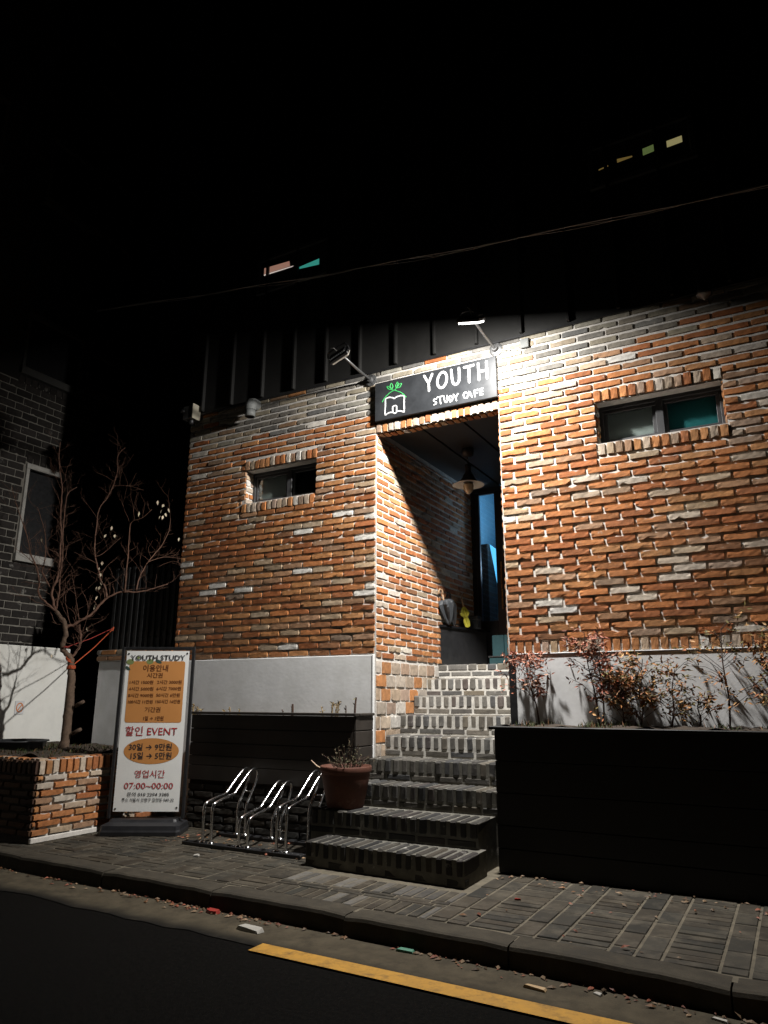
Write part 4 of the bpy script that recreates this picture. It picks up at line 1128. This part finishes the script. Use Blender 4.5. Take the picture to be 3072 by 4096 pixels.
# ------------------------------------------------------------------ plant pot on the second step
px_, py_ = -3.235, -.60
pot = thing('potted_plant', 'terracotta pot with a scraggly grey green plant standing on the second step', 'pot plant', (px_, py_, -.82))
q = MB()
q.lathe([(.0, .002), (.140, .002), (.146, .008), (.195, .245), (.196, .262), (.205, .264), (.208, .275), (.208, .305), (.204, .312), (.198, .310), (.193, .26), (.0, .255)], (px_, py_, -.82), 40)
q.build('pot', M['terracotta'], pot, smooth=True)
q = MB(); q.lathe([(.0, .27), (.10, .275), (.194, .262)], (px_, py_, -.82), 20, lambda a, i: 1); q.build('soil', M['soil'], pot)
q = MB(); st = MB()
for s in range(46):
    a = rnd.uniform(0, 2 * PI); r0 = rnd.uniform(0, .10); rr = rnd.uniform(.03, .17) if s > 8 else rnd.uniform(0, .05)
    h = rnd.uniform(.05, .14) if s > 8 else rnd.uniform(.16, .27)
    b = Vector((px_ + .02 + r0 * math.cos(a), py_ + r0 * math.sin(a), -.55))
    e = b + Vector((rr * math.cos(a), rr * math.sin(a), h))
    mid_ = b.lerp(e, .5) + Vector((0, 0, h * .2))
    st.tube([b, mid_, e], [.003, .0025, .0015], 4, False)
    for k in range(12):
        t = rnd.uniform(.25, 1); p = b.lerp(e, t) + Vector((0, 0, h * .2 * (1 - abs(2 * t - 1))))
        cc = rnd.uniform(.6, 1.2)
        q.col = (.12 * cc, .115 * cc, .065 * cc) if rnd.random() < .75 else (.20 * cc, .15 * cc, .09 * cc)
        q.leaf(p, Vector((rnd.uniform(-1, 1), rnd.uniform(-1, 1), rnd.uniform(-.3, 1))), Vector((rnd.uniform(-1, 1), rnd.uniform(-1, 1), 1)), rnd.uniform(.012, .028), rnd.uniform(.004, .009))
lv = q.build('foliage', M['dry'], pot); st.build('twig', M['stem'], pot)
st = MB(); st.tube([(px_ - .19, py_ - .05, -.54), (px_ - .24, py_ - .06, -.52), (px_ - .30, py_ - .06, -.475)], [.006, .008, .004], 5); st.tube([(px_ - .20, py_ - .04, -.545), (px_ - .215, py_ - .06, -.60)], .004, 5)
st.build('dry_stalk', M['wood_light'], pot)

# ------------------------------------------------------------------ banner stand, turned towards the street corner
UX = Vector((.8741, .4857, 0)); NX = Vector((.4857, -.8741, 0))   # along the banner, out of its face
BC = Vector((-5.285, -.73, 0))
bn = thing('banner_stand', 'tall price banner in a black frame stand with orange panels and red and black lettering', 'banner', (BC.x, BC.y, GZ))


def local_box(q, u0, u1, n0, n1, z0, z1, b=.004):
    k = len(q.v); q.bbox(u0, u1, n0, n1, z0, z1, b)
    for i in range(k, len(q.v)):
        x, y, z = q.v[i]; p = BC + UX * x - NX * y
        q.v[i] = (p.x, p.y, z)
    return q


q = MB()
local_box(q, -.345, -.315, -.012, .015, -1.04, .490); local_box(q, .325, .355, -.012, .015, -1.04, .490); local_box(q, -.3145, .3245, -.012, .015, .462, .490)
q.build('frame', M['black_metal'], bn)
q = MB()
vs = []
for (z, du, dn) in ((GZ + .004, 0, 0), (GZ + .035, .003, .003), (GZ + .05, -.004, -.004), (GZ + .085, -.006, -.010), (-1.055, -.05, -.085), (-1.035, -.06, -.10)):
    ring = []
    for (su, sn) in ((-1, -1), (-.93, -1), (.93, -1), (1, -.8), (1, .8), (.93, 1), (-.93, 1), (-1, .8)):
        uu = su * (.355 + du); nn = sn * (.185 + dn)
        p = BC + UX * (uu + .005) + NX * nn
        ring.append((p.x, p.y, z))
    vs.append(ring)
q.add([p for rg in vs for p in rg], [(i * 8 + k, i * 8 + (k + 1) % 8, (i + 1) * 8 + (k + 1) % 8, (i + 1) * 8 + k) for i in range(5) for k in range(8)]
      + [tuple(range(8))[::-1], tuple(40 + k for k in range(8))])
q.build('base', M['base_plastic'], bn)
# sheet with a slight belly
q = MB()
nu, nz = 8, 16
def wave(a, b): return .004 * math.sin(a * 3.1 + b * 2) + .003 * math.sin(b * 9)
BU0, BU1, BZ0, BZ1 = -.292, .304, -.978, .452
gp = []
for i in range(nu + 1):
    for k in range(nz + 1):
        uu = BU0 + (BU1 - BU0) * i / nu; zz = BZ0 + (BZ1 - BZ0) * k / nz
        p = BC + UX * uu + NX * .016
        gp.append((p.x, p.y, zz))
q.add(gp, [(i * (nz + 1) + k, (i + 1) * (nz + 1) + k, (i + 1) * (nz + 1) + k + 1, i * (nz + 1) + k + 1) for i in range(nu) for k in range(nz)])
sh = q.build('banner_sheet', M['banner'], bn)


def bp3(u, z, h): 
    p = BC + UX * u + NX * (.016 + h); return (p.x, p.y, z)


def flat_poly(name, pts, mm, h):
    q = MB(); q.add([bp3(u, z, h) for u, z in pts], [tuple(range(len(pts)))]); return q.build(name, M[mm], sh)


def rrect(u0, u1, z0, z1, r):
    o = []
    for (cx, cz, a0) in ((u1 - r, z1 - r, 0), (u0 + r, z1 - r, 90), (u0 + r, z0 + r, 180), (u1 - r, z0 + r, 270)):
        for k in range(7):
            a = math.radians(a0 + 15 * k); o.append((cx + r * math.cos(a), cz + r * math.sin(a)))
    return o


flat_poly('orange_panel', rrect(-.258, .271, -.205, .356, .022), 'b_orange', .0012)
flat_poly('orange_oval', [(.014 + .255 * math.cos(t * PI / 24), -.457 + .114 * math.sin(t * PI / 24)) for t in range(48)], 'b_orange', .0012)
for (u, z, ru, rz, mm, hh) in ((-.253, .350, .036, .026, 'b_leaf', .0018), (-.066, .352, .034, .024, 'b_leaf', .0018), (-.178, .388, .013, .013, 'b_leaf', .0014)):
    flat_poly('printed_leaf', [(u + ru * math.cos(t * PI / 10), z + rz * math.sin(t * PI / 10)) for t in range(20)], mm, hh)
for (u, z, a, L) in ((.017, .352, -.45, .066), (-.270, .290, -.6, .058)):
    pts = []
    for t in range(16):
        an = t * PI / 8; x = math.cos(an) * L / 2; y = math.sin(an) * L * .22 * (1 - .25 * math.cos(an))
        pts.append((u + x * math.cos(a) - y * math.sin(a), z + x * math.sin(a) + y * math.cos(a)))
    flat_poly('printed_leaf', pts, 'b_leaf2', .0024)
for (u, z) in ((-.272, .425), (.284, .428), (-.272, -.955), (.284, -.945)):
    q = MB()
    q.add([bp3(u + .009 * math.cos(t * PI / 6), z + .009 * math.sin(t * PI / 6), .003) for t in range(12)], [tuple(range(12))]); q.build('eyelet', M['black_metal'], sh)


def lettering(text, u, z, width, height, mm, h=.003, bold=0.0):
    c = bpy.data.curves.new('lettering', 'FONT')
    c.body = text; c.size = 1; c.align_x = 'CENTER'; c.align_y = 'CENTER'; c.resolution_u = 2; c.offset = bold
    o = bpy.data.objects.new('lettering', c); COL.objects.link(o)
    bpy.context.view_layer.update()
    me = bpy.data.meshes.new_from_object(o.evaluated_get(bpy.context.evaluated_depsgraph_get()))
    bpy.data.objects.remove(o); bpy.data.curves.remove(c)
    xs = [v.co.x for v in me.vertices]; ys = [v.co.y for v in me.vertices]
    sx = width / (max(xs) - min(xs)); sy = height / (max(ys) - min(ys))
    cx, cy = (max(xs) + min(xs)) / 2, (max(ys) + min(ys)) / 2
    w = WP[sh]
    for v in me.vertices:
        p = Vector(bp3(u + (v.co.x - cx) * sx, z + (v.co.y - cy) * sy, h)); v.co = p - w
    me.materials.clear(); me.materials.append(M[mm]); me.name = 'lettering'
    ob = bpy.data.objects.new('lettering', me); COL.objects.link(ob); ob.parent = sh; WP[ob] = w
    return ob


for t_ in (("YOUTH STUDY", .008, .388, .52, .050, 'b_dark', .004, .010), ("이용안내", -.006, .292, .237, .062, 'b_brown', .003, .012), ("시간권", -.008, .225, .148, .047, 'b_brown', .003, .01),
           ("1시간 1500원", -.129, .161, .222, .036, 'b_brown', .003, .012), ("2시간 3000원", .134, .163, .232, .036, 'b_brown', .003, .012),
           ("4시간 5000원", -.128, .101, .232, .036, 'b_brown', .003, .012), ("6시간 7000원", .133, .104, .230, .036, 'b_brown', .003, .012),
           ("8시간 9000원", -.127, .041, .234, .036, 'b_brown', .003, .012), ("50시간 6만원", .131, .044, .222, .036, 'b_brown', .003, .012),
           ("100시간 11만원", -.124, -.017, .230, .036, 'b_brown', .003, .012), ("150시간 16만원", .134, -.014, .230, .036, 'b_brown', .003, .012),
           ("기간권", -.004, -.088, .147, .047, 'b_brown', .003, .01), ("1일 → 1만원", .010, -.166, .188, .040, 'b_brown', .003, .012),
           ("할인 EVENT", .0, -.279, .48, .085, 'b_red', .003, .004), ("30일 → 9만원", .003, -.420, .396, .062, 'b_dark', .003, .012), ("15일 → 5만원", .016, -.497, .376, .062, 'b_dark', .003, .012),
           ("영업시간", .017, -.656, .278, .068, 'b_red', .003, .004), ("07:00~00:00", .015, -.758, .447, .054, 'b_red', .003, .004),
           ("문의 010 2294 3385", .016, -.831, .383, .036, 'b_dark', .003, .008), ("주소 서울시 은평구 갈현동 949-32", .017, -.879, .473, .034, 'b_dark', .003, .006)):
    lettering(*t_)

# ------------------------------------------------------------------ bare tree in the brick planter
tr = thing('bare_tree', 'small leafless tree with reddish twigs growing in the brick planter', 'tree', (-6.46, -.70, -.52))
tk = MB(); br = MB()
for bi, (r0, r1, pts) in enumerate(TREE):
    P = curve(pts, 4) if len(pts) > 2 else [Vector(p) for p in pts]
    rs = [r0 + (r1 - r0) * i / (len(P) - 1) for i in range(len(P))]
    P = [p + Vector((rnd.uniform(-1, 1), rnd.uniform(-1, 1), rnd.uniform(-1, 1))) * min(.006, r * .35) for p, r in zip(P, rs)]
    rs = [r * rnd.uniform(.9, 1.12) * (.8 if bi > 1 else .95) for r in rs]
    if bi == 0: rs[0] *= 1.35; rs[1] *= 1.15
    (tk if bi < 2 else br).tube(P, rs, 9 if bi < 2 else 6)
    if bi >= 2:                                              # side twigs that fork once or twice
        for i in range(2, len(P) - 1):
            if rnd.random() < (.58 if r0 > .008 else .62):
                def twig(p, d, L, r, dep):
                    q = [p]; dd = d
                    n = 4
                    for k in range(n):
                        dd = (dd + Vector((rnd.uniform(-.35, .35), rnd.uniform(-.35, .35), rnd.uniform(-.2, .35)))).normalized()
                        q.append(q[-1] + dd * L / n)
                    br.tube(q, [r * (1 - .65 * k / n) for k in range(n + 1)], 4, False)
                    if dep:
                        for _ in range(rnd.choice((1, 2, 2))):
                            k = rnd.randint(1, n - 1)
                            twig(q[k], (dd + Vector((rnd.uniform(-1, 1), rnd.uniform(-1, 1), rnd.uniform(-.4, .8)))).normalized(), L * rnd.uniform(.4, .7), r * .65, dep - 1)
                t = (P[i + 1] - P[i - 1]).normalized()
                d = (t * .5 + Vector((rnd.uniform(-1, 1), rnd.uniform(-1, 1), rnd.uniform(-.3, .8))).normalized()).normalized()
                twig(P[i], d, rnd.uniform(.10, .38), max(.0014, rs[i] * .28), 2)
for (zz, dx) in ((-.06, 1), (-.33, 1), (.12, -1)):          # knots and sawn stubs
    c0 = Vector((-6.45 + .03 * dx, -.70, zz)); tk.tube([c0, c0 + Vector((.06 * dx, .02, .03)), c0 + Vector((.085 * dx, .03, .045))], [.022, .02, .016], 8)
tk.build('trunk', M['bark'], tr, smooth=True)
M['twig'] = mat('twig_bark', (.13, .068, .045), .85, var=.35, scale=20)
br.build('branch', M['twig'], tr, smooth=True)
for p in TREE_LEAVES:
    lf = MB(); k = rnd.uniform(.8, 1.2); lf.col = (.55 * k, .47 * k, .34 * k)
    lf.leaf(Vector(p), Vector((rnd.uniform(-.5, .5), rnd.uniform(-.5, .5), -1)), Vector((rnd.uniform(-.3, 1), rnd.uniform(-1, .2), .3)), rnd.uniform(.045, .065), rnd.uniform(.022, .034))
    lf.build('withered_leaf', M['leaf'], tr)
rp = MB()
A, B_, H_ = Vector((-6.49, -.735, .325)), Vector((-6.555, -.785, .525)), Vector((-6.90, .085, .80))
for z0, rad in ((.31, .040), (.318, .041), (.327, .040), (.336, .039)):
    rp.tube([(-6.508 + rad * math.cos(t * PI / 8), -.732 + rad * math.sin(t * PI / 8), z0 + .004 * math.sin(t)) for t in range(17)], .0055, 5)
for z0 in (.40, .41, .42):
    rp.tube([(-6.525 + .038 * math.cos(t * PI / 8), -.745 + .038 * math.sin(t * PI / 8), z0 - .03 * math.cos(t * PI / 8)) for t in range(17)], .0055, 5)
rp.tube([A + Vector((.02, -.03, 0)), A.lerp(H_, .5) + Vector((0, 0, -.012)), H_], .0055, 6); rp.tube([H_ + Vector((-.012, 0, .012)), H_ + Vector((.015, -.01, -.015)), H_ + Vector((.012, 0, .02)), H_], .008, 6)
tag(rp.build('tie_rope', M['rope']), 'orange rope tied round the tree trunk and stretched to the slat fence', 'rope')
rp = MB()
rp.tube([B_, B_.lerp(H_, .5) + Vector((0, 0, -.01)), H_ + Vector((0, 0, .01))], .004, 6)
rp.tube([(B_.x + .03 * math.cos(t * PI / 8), B_.y + .03 * math.sin(t * PI / 8), B_.z + .006 * math.sin(t)) for t in range(17)], .006, 5)
M['rope_red'] = mat('rope_red', (.30, .04, .03), .8)
tag(rp.build('tie_rope', M['rope_red']), 'thin dark red cord tied round the left limb of the tree', 'rope')

tub = thing('black_tub', 'shallow black plastic tub lying on the planter soil left of the trunk', 'tub', (-6.95, -.85, -.49))
q = MB(); q.lathe([(0, .004), (.26, .004), (.29, .08), (.31, .082), (.31, .095), (.285, .095), (.255, .02), (.0, .02)], (-6.98, -.92, -.492), 28); q.build('tub_body', M['base_plastic'], tub, smooth=True)
gs = MB()
for _ in range(700):                                       # moss and short grass along the planter edge
    x = rnd.uniform(-7.4, -5.76); y = rnd.uniform(-1.46, -.3)
    k = rnd.uniform(.5, 1.2)
    gs.col = (.05 * k, .065 * k, .02 * k) if rnd.random() < .7 else (.16 * k, .09 * k, .04 * k)
    gs.leaf(Vector((x, y, TZ + .01)), Vector((rnd.uniform(-.8, .8), rnd.uniform(-.8, .8), 1)), Vector((rnd.uniform(-1, 1), -1, 0)), rnd.uniform(.02, .06), rnd.uniform(.006, .016))
tag(gs.build('moss', M['leaf']), kind='stuff')

# ------------------------------------------------------------------ red leaved shrubs in the black planter
RED = [((.40, .15, .105), 5), ((.31, .10, .07), 4), ((.44, .24, .16), 4), ((.16, .06, .045), 3)]
ORA = [((.40, .18, .07), 5), ((.32, .12, .06), 4), ((.15, .12, .04), 4), ((.45, .27, .14), 3), ((.09, .07, .03), 2)]


def shrub(base, tip, label, tab, n_br, spread, low, leaves, Lf=(.034, .060), extra=()):
    b, t = Vector(base), Vector(tip)
    o = thing('red_shrub', label, 'shrub', base, 'red leaved shrubs in the black planter')
    s = MB(); q = MB()
    H = (t - b).length
    main = [b, b.lerp(t, .3) + Vector((.01, 0, 0)), b.lerp(t, .65) - Vector((.008, .01, 0)), t]
    s.tube(curve(main, 4), [.008 - .005 * i / 12 for i in range(13)], 6)
    for i in range(n_br):
        f = low + (1 - low) * rnd.random()
        p = b.lerp(t, f)
        a = rnd.uniform(0, 2 * PI)
        L = spread * rnd.uniform(.5, 1.0) * (1.1 - .4 * f)
        d = Vector((math.cos(a), math.sin(a) * .75, rnd.uniform(.1, .75)))
        e = p + d * L
        if e.y > -.06: e.y = -.06 - rnd.uniform(0, .05)
        m_ = p.lerp(e, .5) + Vector((0, 0, L * .1))
        s.tube([p, m_, e], [.0026, .002, .0012], 4, False)
        for k in range(int(leaves * 1.45)):
            c = p.lerp(e, rnd.uniform(.35, 1.05)) + Vector((rnd.uniform(-1, 1), rnd.uniform(-1, 1), rnd.uniform(-1, 1))) * .022
            if c.y > -.045: c.y = -.045 - rnd.uniform(0, .03)
            dd = (d * .5 + Vector((rnd.uniform(-1, 1), rnd.uniform(-1, 1), rnd.uniform(-.9, .6)))).normalized()
            q.col = pick(tab)
            q.leaf(c, dd, Vector((rnd.uniform(-1, 1), rnd.uniform(-1, .3), rnd.uniform(0, 1.2))), rnd.uniform(*Lf), rnd.uniform(.011, .019))
    s.build('stem', M['stem'], o); q.build('foliage', M['leaf'], o)
    return o


SZ = -.185
shrub((-1.768, -0.130, SZ), (-1.851, -0.145, .32), 'airy pink leaved shrub reaching over the steps, nearest the doorway', RED, 40, .30, .35, 9)
shrub((-1.312, -0.120, SZ), (-1.376, -0.130, .52), 'tall slender red leaved shrub with a leaning dark stem second from the steps', RED, 34, .24, .25, 9)
shrub((-1.277, -0.145, SZ), (-1.257, -0.150, .42), 'thin upright red leaved shrub close beside the leaning one', RED, 22, .20, .25, 9)
shrub((-1.013, -0.115, SZ), (-0.959, -0.130, .30), 'dense orange brown bushy shrub in the middle of the black planter', ORA, 46, .30, .08, 11)
shrub((-1.130, -0.160, SZ), (-1.140, -0.160, .15), 'low dense dark bushy shrub at the foot of the middle shrubs', ORA, 26, .24, .05, 10)
shrub((-0.423, -0.130, SZ), (-0.408, -0.135, .50), 'tall sparse shrub with bare lower stem and few orange leaves on the right', ORA, 28, .34, .12, 6)
shrub((-0.103, -0.130, SZ), (-0.062, -0.130, .38), 'dense orange leaved shrub at the right edge of the planter', ORA, 46, .32, .10, 10)
shrub((-.80, -.15, SZ), (-.74, -.16, .22), 'slim orange leaved shrub just right of the bushy middle one', ORA, 22, .22, .1, 8)
shrub((-.62, -.12, SZ), (-.60, -.13, .02), 'low sparse shrub in the gap before the tall one on the right', ORA, 16, .20, .1, 7)
shrub((0.464, -0.130, SZ), (0.496, -0.140, .40), 'red brown shrub furthest right in the black planter', ORA, 30, .28, .1, 10)
gs = MB()
for _ in range(420):
    x = rnd.choice((-1.75, -1.72, -1.30, -1.28, -1.1, -.45, -.1, .4)) + rnd.gauss(0, .06); y = rnd.uniform(-.56, -.06); k = rnd.uniform(.5, 1.2)
    if x < -1.92: continue
    gs.col = (.06 * k, .075 * k, .025 * k) if rnd.random() < .7 else (.22 * k, .11 * k, .05 * k)
    gs.leaf(Vector((x, y, SZ - .005)), Vector((rnd.uniform(-.7, .7), rnd.uniform(-.7, .7), 1)), Vector((rnd.uniform(-1, 1), -1, 0)), rnd.uniform(.02, .07), rnd.uniform(.004, .010))
tag(gs.build('grass', M['leaf']), kind='stuff')

# ------------------------------------------------------------------ cut stems in the wooden planter
def stubs(x, y, stems, label, tab, nleaf):
    o = thing('cut_stems', label, 'plant', (x, y, -.15), 'cut stems in the wooden planter')
    s = MB(); q = MB()
    for (dx, h, r, lean) in stems:
        b = Vector((x + dx, y, -.155)); s.tube([b, b + Vector((lean * .4, 0, h * .6)), b + Vector((lean, rnd.uniform(-.01, .01), h))], [r, r * .9, r * .8], 6)
        for _ in range(nleaf):
            p = b + Vector((lean, 0, h)) * rnd.uniform(.3, 1); q.col = pick(tab)
            q.leaf(p, Vector((rnd.uniform(-1, 1), rnd.uniform(-1, .4), rnd.uniform(-.6, .8))), Vector((0, -1, .4)), rnd.uniform(.02, .045), rnd.uniform(.008, .016))
    s.build('stem', M['stem'] if nleaf < 4 else M['dry_stem'], o)
    if q.v: q.build('dry_leaf', M['dry'], o)
M['dry_stem'] = mat('dry_stem', (.30, .21, .10), .8, var=.3, scale=30)
DRY = [((.34, .24, .11), 4), ((.24, .15, .06), 4), ((.42, .33, .18), 2)]
stubs(-5.33, -.16, [(0, .12, .008, 0), (.03, .07, .006, .02), (.06, .08, .006, .01), (.09, .07, .005, .03)], 'cluster of straw coloured cut stems beside the banner', DRY, 7)
stubs(-4.85, -.16, [(-.07, .06, .006, .0), (0, .09, .007, .0), (.10, .06, .007, .02)], 'few short pale cut stems left of the planter middle', DRY, 5)
stubs(-4.13, -.16, [(-.07, .07, .006, -.02), (.03, .12, .012, 0)], 'pair of short dark cut stems near the planter middle', DRY, 3)
stubs(-3.66, -.17, [(-.09, .10, .005, -.03), (.0, .14, .008, .01), (.04, .13, .007, .02), (.06, .15, .006, .02)], 'group of four tall cut stems with curled leaves', [((.16, .12, .06), 3), ((.22, .16, .09), 3)], 9)
stubs(-3.44, -.17, [(-.07, .11, .006, 0), (.02, .18, .010, .01)], 'two straight cut stems at the planter end by the steps', [((.16, .14, .06), 3)], 2)

# ------------------------------------------------------------------ litter
def litter(name, label, x, y, pts, h, mm, rz, ground=None):
    z0 = (RZ + .005) if ground is None else ground
    c, s_ = math.cos(rz), math.sin(rz)
    q = MB()
    n = len(pts)
    P = [(x + a * c - b * s_, y + a * s_ + b * c) for a, b in pts]
    lo = [(p[0], p[1], z0 + .001) for p in P]; hi = [(x + (p[0] - x) * .86, y + (p[1] - y) * .86, z0 + h * rnd.uniform(.6, 1.2)) for p in P]
    q.add(lo + hi, [tuple(range(n))[::-1], tuple(range(n, 2 * n))] + [(i, (i + 1) % n, n + (i + 1) % n, n + i) for i in range(n)])
    tag(q.build(name, M[mm]), label, 'litter')


litter('paper_scrap', 'flattened white paper packet lying in the gutter left of the yellow line', -2.86, -2.20, [(-.085, -.03), (-.03, -.035), (.085, -.028), (.09, .02), (.02, .035), (-.08, .03)], .02, 'paper', -.12)
litter('candy_wrapper', 'crumpled red wrapper at the foot of the kerb', -3.28, -2.04, [(-.05, -.02), (0, -.03), (.05, -.015), (.045, .02), (-.01, .03), (-.05, .01)], .02, 'red_wrap', -.2)
litter('candy_wrapper', 'small mint green wrapper in the gutter below the kerb', -1.93, -2.09, [(-.05, -.015), (.05, -.012), (.05, .015), (-.04, .018)], .014, 'green_wrap', 0)
litter('cardboard_scrap', 'small tan piece of card in the gutter on the right', -1.19, -2.24, [(-.055, -.015), (.055, -.02), (.05, .015), (-.05, .02)], .012, 'tan_wrap', -.1)
litter('paper_scrap', 'tiny white paper scrap in the gutter right of the tan card', -.93, -2.17, [(-.02, -.008), (.025, -.01), (.02, .012), (-.015, .01)], .008, 'paper', -.5)
litter('paper_scrap', 'small pale paper strip in the gutter at the far right', -.43, -2.20, [(-.035, -.008), (.035, -.012), (.03, .01), (-.03, .012)], .008, 'paper', -.3)
litter('paper_scrap', 'small white scrap on the pavement in front of the bicycle rack', -4.17, -1.25, [(-.02, -.012), (.02, -.015), (.025, .01), (-.015, .014)], .012, 'paper', .4, GZ + .003)
litter('candy_wrapper', 'small red scrap on the pavers right of the steps', -1.61, -1.24, [(-.02, -.01), (.02, -.01), (.018, .01), (-.015, .012)], .008, 'red_wrap', .3, GZ + .003)
fl_ = MB()
for _ in range(520):
    t = rnd.random()
    if t < .55:
        x = rnd.choice((rnd.uniform(-6.5, -2.3), rnd.gauss(-3.5, .4), rnd.uniform(-2, 0))); y = kerb_y(x) - abs(rnd.gauss(.015, .045)) - .01; z = RZ + .008
    elif t < .8:
        x = rnd.uniform(-1.9, .3); y = rnd.uniform(-.85, -.63) if rnd.random() < .6 else rnd.uniform(-1.9, -.63); z = GZ + .006
    else:
        x = rnd.uniform(-4.9, -3.4); y = rnd.uniform(-1.0, -.4); z = GZ + .006
    k = rnd.uniform(.5, 1.2)
    fl_.col = rnd.choice(((.22 * k, .11 * k, .05 * k), (.30 * k, .20 * k, .12 * k), (.10 * k, .06 * k, .03 * k), (.28 * k, .09 * k, .05 * k)))
    s_ = rnd.choice((.35, .5, .7, 1))
    fl_.leaf(Vector((x, y, z)), Vector((rnd.uniform(-1, 1), rnd.uniform(-1, 1), .1)), Vector((0, 0, 1)), .05 * s_, .026 * s_, -.3)
tag(fl_.build('fallen_leaves', M['leaf']), kind='stuff')
